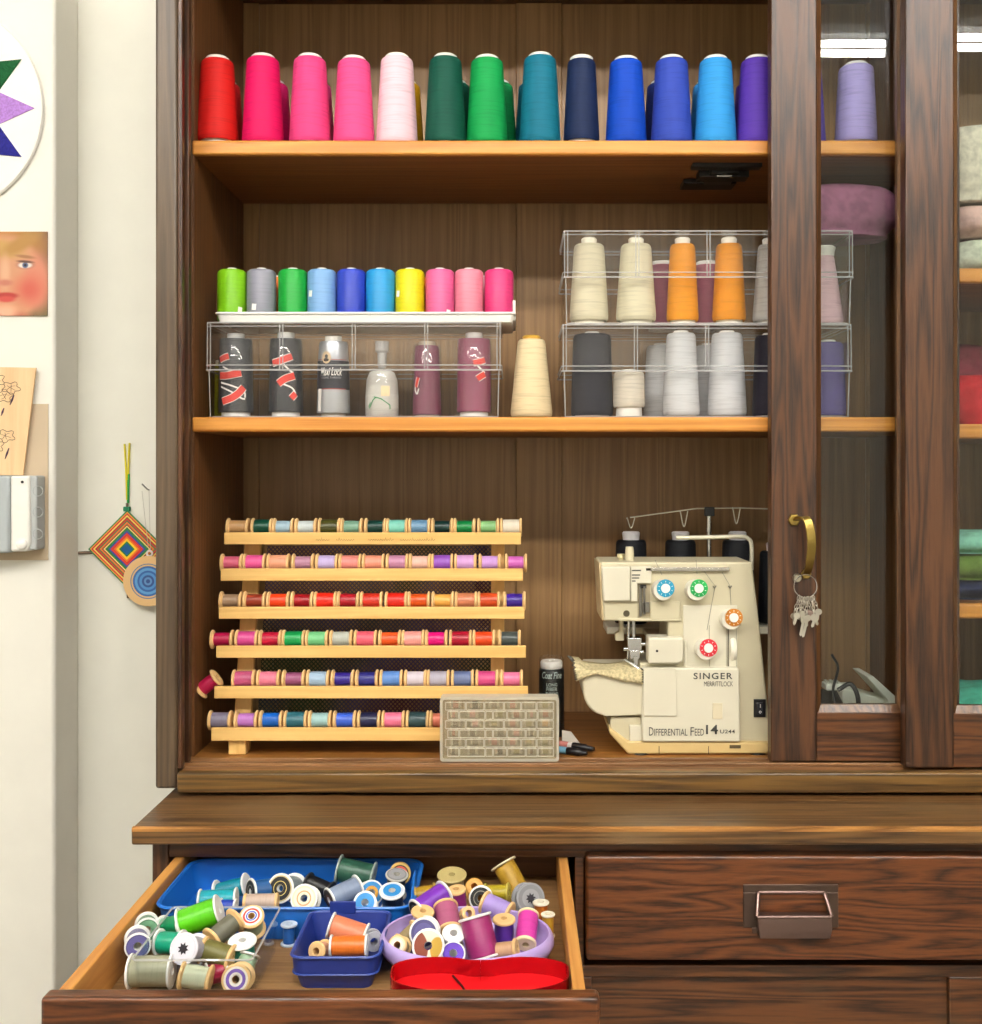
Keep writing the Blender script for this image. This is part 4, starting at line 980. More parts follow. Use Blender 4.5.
# ------------------------------------------------------------------ clear bobbin box, thread bottle, pens
def bobbin_box():
    y0 = -.030; x0, x1 = X(440, y0), X(559, y0); z0 = ZF+.0012; z1 = Z(697.5, y0); y1 = y0+.026
    t = thing('bobbin_box', 'frosted clear box of bobbins standing upright before the rack', 'bobbin box', ((x0+x1)/2, y0, z0))
    bm = bmesh.new()
    def yrr(y, i, r): return [(a, y, b) for a, b, _ in rr(x0+i, x1-i, z0+i, z1-i, r, 0, 3)]
    loft(bm, [yrr(y1, 0, .004), yrr(y0, 0, .004), yrr(y0, .0035, .003), yrr(y1-.002, .0035, .003)], closed=False)
    obj('case', bm, clear((244, 240, 226), .05, .62, rough=.2, name='frosted_rim'), t)
    bm = bmesh.new(); box(bm, x0+.003, x1-.003, y0+.002, y0+.0032, z0+.003, z1-.003); lid = obj('lid', bm, clear((246, 242, 230), .03, .12, rough=.2, name='frosted_lid'), t)
    # raised cells on the lid, staggered like brickwork
    bm = bmesh.new(); rd = random.Random(5); H = (z1-z0-.012)/6; Wt = x1-x0-.014
    cells = []
    for r_ in range(6):
        zc = z1-.006-H*(r_+.5); xs = [0, .19, .36, .54, .70, .84, 1.0] if r_ % 2 == 0 else [.02, .13, .37, .44, .57, .74, .85, 1.0]
        for a, b in zip(xs, xs[1:]):
            ca, cb = x0+.007+Wt*a+.0008, x0+.007+Wt*b-.0008
            cells.append((ca, cb, zc))
            for (p, q) in (((ca, zc-H*.42), (cb, zc-H*.42)), ((ca, zc+H*.42), (cb, zc+H*.42)), ((ca, zc-H*.42), (ca, zc+H*.42)), ((cb, zc-H*.42), (cb, zc+H*.42))):
                tube(bm, [(p[0], y0+.0015, p[1]), (q[0], y0+.0015, q[1])], .0006, 5)
    obj('cell_ridges', bm, clear((250, 247, 235), .06, .6, rough=.2, name='frosted_ridge'), lid)
    cols = ['#e6b8b4', '#f0c8cc', '#a8a49c', '#c8c4a4', '#d8a89c', '#8c8880', '#e8c8a0', '#d6d2c8', '#b0a8a0']
    nm = {'#e6b8b4': 'dusty pink', '#f0c8cc': 'pale pink', '#a8a49c': 'grey', '#c8c4a4': 'pale olive', '#d8a89c': 'peach', '#8c8880': 'dark grey', '#e8c8a0': 'straw', '#d6d2c8': 'off-white', '#b0a8a0': 'taupe'}
    rn = ['top', 'second', 'third', 'fourth', 'fifth', 'lowest']
    k = 0
    for idx, (ca, cb, zc) in enumerate(cells):
        r_ = min(5, int(round((z1-.006-zc)/H-.5)))
        c = rd.choice(['#e6b8b4', '#f0c8cc', '#c8c4a4', '#d8a89c']) if r_ == 1 else rd.choice(cols)
        if cb-ca < .012: continue
        j = sum(1 for (a2, b2, z2) in cells[:idx] if abs(z2-zc) < 1e-5 and b2-a2 >= .012)
        L = min(cb-ca-.003, .016)
        wooden_spool(c, '%s bobbin, %s from left in the %s row of the frosted box' % (nm[c], ['first', 'second', 'third', 'fourth', 'fifth', 'sixth', 'seventh'][j], rn[r_]),
                     ((ca+cb)/2, y0+.0126, zc), (1, 0, 0), Rf=.0062, L=round(L, 4), fill=.86, group='bobbins in the frosted box', kind='bobbin', woodm=plain('#c9c7c2', .3))
bobbin_box()
def bottle():
    y = .133; cx = X(551.5, y); r = .0195; M = Matrix.Translation((cx, y, ZF))
    t = thing('thread_cone', 'black wrapped thread cone with pale lettering between rack and sewing machine', 'thread cone', (cx, y, ZF))
    bm = bmesh.new(); lathe(bm, [(0, 0), (r*.95, 0), (r, .003), (r, .099), (r*.92, .103), (.010, .104), (0, .104)], 32, M); obj('thread', bm, thread('#101513', .4, 1500), t)
    bm = bmesh.new(); lathe(bm, [(.004, .104), (.0165, .104), (.0172, .106), (.0172, .113), (.0155, .1155), (.004, .1155)], 28, M, closed=True); obj('cap', bm, WHITE_PL, t)
    sl = sleeve(t, cx, y, r*1.06, ZF+.001, ZF+.122)
    for body, z0, z1, hw, sh_ in (('Coat Fine', .0905, .101, .0165, .3), ('LONG', .079, .0840, .0085, 0), ('FIBER', .072, .0775, .0085, 0), ('THREAD', .065, .070, .0100, 0)):
        obj('lettering', text_bm(body, cx-hw, cx+hw, ZF+z0, ZF+z1, 0, bold=.01, shear=sh_, cyl=(cx, y, r*1.07+.0004)), plain('#b9c9c2', .5), t, smooth=False)
bottle()
def pens():
    def pen(name, lab, p0, p1, body, cap, r, stripe=None):
        t = thing(name, lab, 'marker', (p0+p1)/2, group='markers lying beside the bobbin box')
        d = p1-p0
        bm = bmesh.new(); tube(bm, [p0, p0+d*.02, p0+d*.78], [r*.8, r, r], 14); obj('barrel', bm, plain(body, .4), t)
        bm = bmesh.new(); tube(bm, [p0+d*.70, p0+d*.72, p0+d*.88, p0+d*.91, p0+d], [r*1.02, r*1.12, r*1.05, r*.75, r*.55], 14); obj('cap', bm, plain(cap, .35), t)
        if stripe:
            bm = bmesh.new(); tube(bm, [p0+d*.3, p0+d*.64], r*1.03, 14); obj('stripe', bm, plain(stripe, .45), t)
    z = ZF
    def on(px, Y, r): return Vector((X(px, Y), Y, z+r+.0003))
    pen('marker', 'white and pink marker with black cap, the rear of two', on(525, .078, .0055), on(594, .022, .0055), '#e8e4de', '#16151a', .0055, '#d88a84')
    pen('marker', 'light blue marker with black cap, nearest the sill', on(522, .050, .005), on(587, .000, .005), '#7cb8d8', '#17161a', .005)
    t = thing('paper_tag', 'small white paper tag on the floor behind the markers', 'tag', (X(568, .07), .07, ZF))
    bm = bmesh.new(); prism(bm, [(X(562, .08), ZF+.001), (X(580, .07), ZF+.001), (X(571, .08), ZF+.018), (X(562, .08), ZF+.020)], .078, .0795); obj('tag_sheet', bm, plain('#e6e2d6', .7), t)
pens()

# ------------------------------------------------------------------ overlock sewing machine
def serger():
    t = thing('overlock_machine', 'cream overlock sewing machine with four coloured dials on the cabinet floor', 'sewing machine', (X(690, .08), .08, ZF))
    CR = plain('#c8bfa1', .38, noise=.015); CR2 = plain('#d6d0bb', .35); YEL = plain('#d2b67c', .4); GREY = plain('#b9b4a4', .4)
    Y = .024
    a = lambda px, py, y=Y: (X(px, y), Z(py, y))
    bm = bmesh.new(); prism(bm, [a(600.5, 562), a(752, 562), a(758, 610), a(772, 744), a(640, 744), a(640, 663), a(668, 663), a(668, 621), a(603.5, 621)], Y, .125)
    body = obj('housing', bm, CR, t, bevel=.003, seg=3)
    bm = bmesh.new(); prism(bm, [a(599, 563), a(601, 563), a(604, 620), a(602, 621)], Y+.001, .124); obj('end_cover', bm, plain('#d6bf94', .4), t, bevel=.002)
    bm = bmesh.new(); prism(bm, [a(601, 566), a(630, 566), a(630, 601), a(603, 601)], Y-.007, Y); obj('face_cover', bm, CR2, t, bevel=.0025, seg=3)
    bm = bmesh.new(); prism(bm, [a(630.5, 566), a(651, 566), a(651, 583), a(637, 583), a(637, 601), a(630.5, 601)], Y-.006, Y); obj('face_plate', bm, CR2, t, bevel=.001)
    bm = bmesh.new()
    for k, (w, yy) in enumerate(((10, 569.5), (9, 574), (8, 577), (4, 580))): box(bm, X(631.5, Y), X(631.5+w*.9, Y), Y-.0066, Y-.006, Z(yy+1.2, Y), Z(yy, Y))
    obj('printed_mark', bm, plain('#4a4844', .6), t)
    # needle slot
    bm = bmesh.new(); box(bm, X(637.5, Y), X(650, Y), Y-.0008, Y+.0002, Z(621, Y), Z(584, Y)); obj('needle_slot', bm, plain('#a89c80', .5), t)
    bm = bmesh.new(); box(bm, X(639, Y), X(641.5, Y), Y-.005, Y-.001, Z(616, Y), Z(585, Y)); box(bm, X(643, Y), X(645, Y), Y-.006, Y-.001, Z(614, Y), Z(586, Y)); box(bm, X(642, Y), X(649, Y), Y-.006, Y-.001, Z(612, Y), Z(602, Y)); box(bm, X(661, Y), X(671, Y), Y-.003, Y, Z(610, Y), Z(603, Y))
    obj('take_up_lever', bm, plain('#8d8a84', .3, metal=1), t, bevel=.0004)
    bm = bmesh.new(); box(bm, X(640, Y), X(646, Y), Y-.005, Y-.001, Z(588, Y), Z(584.5, Y)); obj('slot_stop', bm, BLACK, t)
    bm = bmesh.new(); lathe(bm, [(0, .0012), (.0042, .0012), (.0048, 0), (0, 0)], 16, Matrix.Translation(P(626.5, 613.5, Y)) @ Matrix.Rotation(PI/2, 4, 'X')); obj('face_screw', bm, plain('#77705f', .4, metal=1), t)
    # lower lip of the head
    bm = bmesh.new(); box(bm, X(618, Y), X(681, Y), Y-.004, Y+.06, Z(621, Y), Z(618, Y)); box(bm, X(650, Y), X(680, Y), Y-.004, Y, Z(619, Y), Z(601, Y)); obj('head_lip', bm, CR, t, bevel=.0015)
    # presser mechanism
    yp = Y+.02
    bm = bmesh.new()
    tube(bm, [P(633.5, 621, yp), P(634, 655, yp)], .0028, 12); tube(bm, [P(629, 621, yp+.008), P(628, 662, yp+.008)], .0024, 10)
    obj('presser_bar', bm, CHROME, t)
    bm = bmesh.new(); box(bm, X(627, yp), X(641, yp), yp-.010, yp+.010, Z(650, yp), Z(637, yp)); box(bm, X(629, yp), X(639, yp), yp-.012, yp+.006, Z(658, yp), Z(649, yp))
    for px, py in ((643.5, 644), (626, 649), (641, 652)): lathe(bm, [(0, .004), (.003, .004), (.003, -.004), (0, -.004)], 12, Matrix.Translation(P(px, py, yp-.006)) @ Matrix.Rotation(PI/2, 4, 'Y'))
    obj('needle_clamp', bm, CHROME, t, bevel=.001)
    bm = bmesh.new(); pf = [P(625, 660, yp-.004), P(632, 664, yp-.012), P(640, 670, yp-.02), P(644, 673, yp-.022)]
    tube(bm, pf, [.0028, .0032, .0034, .0028], 10); box(bm, X(633, yp), X(637, yp), yp-.014, yp-.006, Z(668, yp), Z(655, yp)); obj('presser_foot', bm, CHROME, t)
    bm = bmesh.new()
    for px in (634, 637): tube(bm, [P(px, 656, yp-.013), P(px+.4, 671, yp-.013)], .0007, 6)
    obj('needle', bm, CHROME, t)
    bm = bmesh.new(); prism(bm, [a(621.5, 621), a(625.5, 621), a(626, 644), a(617.5, 644), a(617, 637), a(621.5, 634)], Y+.03, Y+.045); obj('presser_lever', bm, CR, t, bevel=.001)
    # looper block and covers
    bm = bmesh.new(); prism(bm, [a(647, 636), a(682, 636), a(682, 659), a(678, 662), a(647, 662)], Y-.016, Y+.02); obj('cutter_block', bm, CR2, t, bevel=.003, seg=3)
    bm = bmesh.new(); lathe(bm, [(0, .0006), (.0018, .0006), (.0018, 0), (0, 0)], 12, Matrix.Translation(P(657, 651, Y-.016)) @ Matrix.Rotation(PI/2, 4, 'X')); obj('block_screw', bm, BLACK, t)
    bm = bmesh.new(); box(bm, X(683, Y), X(737, Y), Y-.003, Y, Z(668, Y), Z(605, Y)); box(bm, X(683.5, Y), X(686, Y), Y-.006, Y, Z(668, Y), Z(640, Y)); obj('tension_plate', bm, CR2, t, bevel=.001)
    cov = bmesh.new(); y0 = Y-.016
    prism(cov, [a(676, 668, y0), a(739, 668, y0), a(740.5, 742, y0), a(642, 742, y0), a(642, 716, y0), a(643, 668, y0)], y0, Y-.001)
    c = obj('looper_cover', cov, CR2, t, bevel=.0025, seg=3)
    bm = bmesh.new(); prism(bm, [a(676, 668, y0), a(643.5, 668, y0), a(643.5, 716, y0), a(677, 716, y0)], y0-.0018, y0+.001); 
    obj('cover_shoulder', bm, CR2, c, bevel=.0008)
    bm = bmesh.new(); box(bm, X(712.5, y0), X(722.5, y0), y0-.0008, y0+.001, Z(719, y0), Z(703, y0)); obj('finger_recess', bm, plain('#d9ceb0', .4), c, bevel=.0006)
    yt = y0-.0006
    INK = plain('#3a3936', .6)
    def T(body, p0, p1, q0, q1, **k): obj('lettering', text_bm(body, X(p0, yt), X(p1, yt), Z(q1, yt), Z(q0, yt), yt, **k), INK, c, smooth=False)
    T('SINGER', 693.5, 732.5, 672.8, 679.2, bold=.014, space=1.18); T('MERRITTLOCK', 704, 733, 681.4, 686.4)
    T('D', 649, 653.5, 727.2, 735.6); T('IFFERENTIAL', 654.2, 687.5, 728.8, 735.6); T('F', 690.5, 694, 727.2, 735.6); T('EED', 694.8, 704, 728.8, 735.6)
    T('14', 706, 718, 724.8, 734.2, bold=.018); T('U244', 720, 735, 729.6, 733.4, bold=.012)
    # dials
    def dial(px, py, col, inner='#f4f2ec'):
        p = P(px, py, Y-.018)
        Mx = Matrix.Translation(P(px-3, py+3, Y-.0005)) @ Matrix.Rotation(PI/2, 4, 'X'); r = .0150
        bm = bmesh.new(); lathe(bm, [(0, 0), (r, 0), (r*1.0, .003), (r*.94, .016), (r*.88, .018), (0, .018)], 36, Mx); d = obj('dial', bm, plain('#dfdacb', .35), t)
        bm = bmesh.new(); Mx2 = Mx @ Matrix.Translation((.0035, .0035, .0181)); lathe(bm, [(0, -.0012), (r*.86, -.0012), (r*.86, -.0001), (0, -.0001)], 36, Mx2); lathe(bm, [(r*.46, 0), (r*.82, 0), (r*.82, .0004), (r*.46, .0004)], 36, Mx2, closed=True); obj('coloured_ring', bm, plain(col, .4), d)
        bm = bmesh.new(); lathe(bm, [(0, 0), (r*.45, 0), (r*.42, .002), (0, .0022)], 28, Mx2); obj('dial_cap', bm, plain(inner, .3), d)
        bm = bmesh.new()
        for k in range(10):
            an = 2*PI*k/10; box(bm, -.0004, .0004, r*.58, r*.72, .0004, .0007, Mx2 @ Matrix.Rotation(an, 4, 'Z'))
        box(bm, -.0005, .0005, .002, .004, .002, .0026, Mx2); obj('dial_mark', bm, WHT, d)
    dial(664.5, 586.5, '#1a93b8'); dial(697.5, 586.5, '#12a04c'); dial(732, 615.5, '#c0781e'); dial(707, 645.5, '#d02838')
    bm = bmesh.new(); box(bm, X(645, Y), X(729, Y), Y-.006, Y, Z(571, Y), Z(567, Y)); obj('thread_guide_rail', bm, plain('#b5b2a8', .25, metal=.8), t, bevel=.001)
    bm = bmesh.new()
    for pts in ([(704, 571), (715, 586), (707, 630)], [(722, 572), (730, 586), (731, 605)], [(655, 560), (662, 575)], [(696, 560), (697, 574)]):
        tube(bm, [P(x, y, Y-.004) for x, y in pts], .00035, 5)
    obj('sewing_thread', bm, plain('#77746a', .6), t)
    bm = bmesh.new()
    for px in (714.5, 730): tube(bm, [P(px-1.5, 586, Y-.001), P(px, 588.5, Y-.005), P(px+1.5, 586, Y-.001)], .0009, 6)
    obj('thread_hook', bm, plain('#8a8a88', .3, metal=1), t)
    for px in (709, 726, 736):
        bm = bmesh.new(); box(bm, X(px, Y)-.0006, X(px, Y)+.0006, Y-.0036, Y-.002, Z(668, Y), Z(625, Y)); obj('thread_groove', bm, plain('#aaa48e', .5), t)
    bm = bmesh.new(); lathe(bm, [(0, -.004), (.02, -.004), (.0215, 0), (.02, .004), (0, .004)], 40, Matrix.Translation(P(731.5, 648, Y+.010)) @ Matrix.Rotation(PI/2, 4, 'Y'))
    obj('feed_wheel', bm, plain('#efe9d6', .35), t)
    bm = bmesh.new(); box(bm, X(727, Y), X(728.6, Y), Y-.0036, Y-.003, Z(666, Y), Z(629, Y)); obj('wheel_slot', bm, plain('#6b6656', .5), t)
    # power switch
    bm = bmesh.new(); box(bm, X(753.5, Y), X(765.5, Y), Y-.002, Y, Z(717, Y), Z(699, Y)); sw = obj('power_switch', bm, plain('#17171a', .4), t, bevel=.0006)
    bm = bmesh.new(); box(bm, X(756.5, Y), X(762.5, Y), Y-.005, Y-.002, Z(714.5, Y), Z(702, Y)); obj('rocker', bm, plain('#22232a', .3), sw, bevel=.001)
    bm = bmesh.new(); box(bm, X(759.2, Y), X(759.9, Y), Y-.0055, Y-.005, Z(707, Y), Z(703.5, Y)); tube(bm, [(X(759.5, Y)+.0014*math.cos(q), Y-.0052, Z(711.3, Y)+.0016*math.sin(q)) for q in [k*PI/6 for k in range(12)]], .0004, 5, closed=True); obj('switch_mark', bm, WHT, sw)
    # free arm
    y0 = Y-.010
    pts = [a(644, 671, y0), a(644, 716, y0), a(606, 716, y0)]
    for k in range(9):
        an = k/8*PI/2; pts.append((X(606-23*math.sin(an), y0), Z(690+26*math.cos(an), y0)))
    pts += [a(582.5, 680, y0), a(583.5, 674, y0), a(588, 671, y0)]
    bm = bmesh.new(); prism(bm, pts, y0, Y+.095); obj('free_arm', bm, plain('#d2cab0', .35), t, bevel=.0055, seg=4)
    bm = bmesh.new(); prism(bm, [a(610, 716.5), a(643, 716.5), a(643, 742), a(628, 742), a(610, 728)], Y-.004, .12); obj('lower_body', bm, CR, t, bevel=.002)
    bm = bmesh.new(); prism(bm, [a(629, 724), a(641, 724), a(641, 741), a(629, 741)], Y-.009, Y-.003); obj('lower_cover', bm, CR2, t, bevel=.001)
    bm = bmesh.new(); prism(bm, [a(609, 727, Y-.01), a(628, 741, Y-.01), a(772, 742.5, Y-.01), a(772, 753.5, Y-.01), a(628, 754, Y-.01), a(609, 733, Y-.01)], Y-.012, .155); ba = obj('base', bm, YEL, t, bevel=.0025)
    bm = bmesh.new()
    for px in (658, 707): box(bm, X(px, Y)-.0005, X(px, Y)+.0005, Y-.0128, Y-.012, Z(752, Y), Z(744, Y))
    box(bm, X(728, Y), X(739, Y), Y-.0135, Y-.012, Z(746, Y), Z(743, Y)); obj('seam', bm, plain('#5a4c30', .6), ba)
    zb = Z(754, Y-.01)
    for px, yy in ((640, .022), (757, .022), (640, .14), (757, .14)):
        bm = bmesh.new(); lathe(bm, [(0, 0), (.013, 0), (.0125, max(.002, zb-ZF)), (0, max(.002, zb-ZF))], 20, Matrix.Translation((X(px, Y), yy, ZF))); obj('foot', bm, BLACK, t)
    # post and knob on the head
    p = P(629.5, 562, Y+.03)
    bm = bmesh.new(); lathe(bm, [(0, 0), (.0072, 0), (.0062, .020), (.0055, .0245), (0, .025)], 20, Matrix.Translation((p.x, p.y, p.z-.002))); obj('tension_post', bm, CR, t)
    p = P(621, 562, Y+.045)
    bm = bmesh.new(); lathe(bm, [(0, 0), (.004, 0), (.004, .010), (.0062, .011), (.006, .016), (0, .0165)], 16, Matrix.Translation((p.x, p.y, p.z-.004))); obj('pressure_knob', bm, plain('#e2d6a8', .4), t)
    # carrying handle
    yh = .10
    bm = bmesh.new(); tube(bm, catmull([P(676, 537.5, yh), P(700, 537.5, yh), P(738, 536.5, yh), P(748, 538.5, yh), P(751.5, 546, yh), P(751.5, 570, yh)], 6), .0032, 10); obj('carrying_handle', bm, plain('#d8d2bc', .35, metal=.3), t)
    # thread stand behind
    ys = .222; zs = CZ-.250
    bm = bmesh.new(); prism(bm, [(X(605, ys), zs-.012), (X(800, ys), zs-.012), (X(800, ys), zs-.0004), (X(605, ys), zs-.0004)], .185, .262); box(bm, X(640, ys), X(740, ys), .120, .19, zs-.010, zs-.002); obj('spool_stand', bm, CR2, t, bevel=.002)
    bm = bmesh.new(); tube(bm, [P(709, 640, .18), P(709, 527, .18)], .0034, 12); tube(bm, [P(709, 532, .18), P(709, 515, .18)], .0046, 12); obj('guide_pole', bm, CHROME, t)
    bm = bmesh.new(); box(bm, X(704.5, .18), X(714, .18), .174, .186, Z(516, .18), Z(507, .18)); obj('pole_cap', bm, BLACK, t, bevel=.001)
    bm = bmesh.new(); tube(bm, [P(630, 517.5, .18), P(697, 508.5, .18), P(740, 508, .18), P(790, 509.5, .18)], .0011, 6)
    for px, py in ((631, 518), (684, 511), (736.5, 508)):
        w = 4.2
        tube(bm, catmull([P(px-w, py+1, .18), P(px-w*.9, py, .18), P(px-1, py+14 if px > 650 else py+9, .18), P(px+1, py+14 if px > 650 else py+9, .18), P(px+w*.9, py, .18)], 4), .0009, 6)
    obj('thread_guide_wire', bm, plain('#cfcab8', .3, metal=.6), t)
    for px, lab in ((631, 'black thread cone behind the machine head, leftmost of four'), (680.5, 'black thread cone behind the machine, left of the guide pole'), (737.5, 'black thread cone behind the machine, right of the guide pole'), (775, 'black thread cone beside the door stile at the machine back')):
        cone('#141519', lab, X(px, ys), ys, zs, rb=.0275, rt=.0245, H=.136 if px < 760 else .118, tip='#e9e6ea', tipr=.0145, tiph=.014, group='black cones on the machine')
    # fabric scrap over the arm
    bm = bmesh.new(); nu, nv = 22, 8
    yf0, yf1 = y0-.004, Y+.05
    zarm = Z(671, y0)
    grid = []
    for i in range(nu+1):
        u = i/nu; row = []
        for j in range(nv+1):
            v = j/nv
            if v < .62:   # lying on the arm
                yy = yf1-(yf1-yf0)*(v/.62); zz = zarm+.0022+.0015*math.sin(u*9+v*3)+(.0045*max(0, (1-u)-.75)*4)
            else:         # hanging down in front
                yy = yf0-.001-.0012*math.sin(u*7); drop = (v-.62)/.38
                low = [681, 677, 673.5, 676, 679, 682, 682.5, 684]
                q = u*(len(low)-1); k = min(int(q), len(low)-2); ly = low[k]+(low[k+1]-low[k])*(q-k)
                zz = zarm+.002+(Z(ly, y0)-zarm-.002)*drop
            px = 571+u*72+ (v*5*(1-u))
            xx = X(px, y0)
            if u < .15 and v < .62: zz += .004
            row.append(bm.verts.new((xx, yy, zz+.0005)))
        grid.append(row)
    for i in range(nu):
        for j in range(nv): bm.faces.new((grid[i][j], grid[i+1][j], grid[i+1][j+1], grid[i][j+1]))
    edge = [[g.co.copy() for g in grid[0]], [g.co.copy() for g in grid[-1]]]
    f = thing('fabric_scrap', 'cream printed fabric scrap with dark stitched edges under the presser foot', 'fabric', P(607, 670, y0))
    m = cloth_mat('#dfd0a4', 240, .18)
    o = obj('cloth', bm, m, f); s = o.modifiers.new('Solid', 'SOLIDIFY'); s.thickness = .0008
    bm = bmesh.new()
    for e in edge:
        zig = []
        for k in range(len(e)-1):
            for q in range(4):
                w = e[k].lerp(e[k+1], q/4); zig.append(w+Vector((.0018 if q % 2 else -.0022, -.0006, .0006)))
        tube(bm, zig, .0009, 5)
    obj('overlock_stitch', bm, plain('#4a4640', .8), f)
serger()

# ------------------------------------------------------------------ key bunch on the handle
def keys():
    y = -.050; t = thing('key_bunch', 'bunch of small silver keys hanging on a ring from the brass handle', 'keys', P(806, 600, y))
    c = P(805.5, 586, y); r = 11.5*(D0+y)/F
    bm = bmesh.new(); tube(bm, [c+Vector((r*math.cos(q), .001*math.sin(2*q), r*math.sin(q))) for q in [2*PI*k/32 for k in range(32)]], .0008, 6, closed=True); obj('key_ring', bm, CHROME, t)
    rd = random.Random(11); K = plain('#c4bfb4', .3, metal=1.0); PK = plain('#b49c94', .35, metal=.9)
    for k in range(13):
        an = math.radians(-125+70*k/12); top = c+Vector((r*math.cos(an), rd.uniform(-.006, .004), r*math.sin(an)))
        d = Vector((math.cos(an)*.55+rd.uniform(-.15, .15), 0, -1)).normalized(); ln = rd.uniform(.018, .026)
        bm = bmesh.new(); m = 4
        for q in range(m):                                       # small chain links
            p = top+d*ln*(q+.5)/m; s = d.cross(Vector((0, 1, 0))) if q % 2 == 0 else Vector((0, 1, 0))
            tube(bm, [p+d*(ln/m*.62)*math.cos(w)+s*.0016*math.sin(w) for w in [2*PI*i/10 for i in range(10)]], .0006, 5, closed=True)
        ch = obj('chain', bm, K, t)
        e = top+d*ln
        bm = bmesh.new(); rot = rd.uniform(-.6, .6)
        M = Matrix.Translation(e+Vector((0, rd.uniform(-.004, .004), -.004))) @ Matrix.Rotation(rot, 4, 'Y') @ Matrix.Rotation(rd.uniform(-.5, .5), 4, 'Z')
        prism(bm, [(.0045*math.cos(q)*1.1, .0045*math.sin(q)) for q in [2*PI*i/10 for i in range(10)]], -.0006, .0006, M)
        kl = .011 if k not in (5, 6) else .026
        prism(bm, [(-.0018, -.003), (.0018, -.003), (.0018, -kl), (0, -kl-.002), (-.0018, -kl)], -.0005, .0005, M)
        for q in range(3): prism(bm, [(.0018, -.006-q*.002), (.0026, -.0065-q*.002), (.0018, -.007-q*.002)], -.0005, .0005, M)
        obj('key', bm, PK if k in (8, 9) else K, t)
keys()

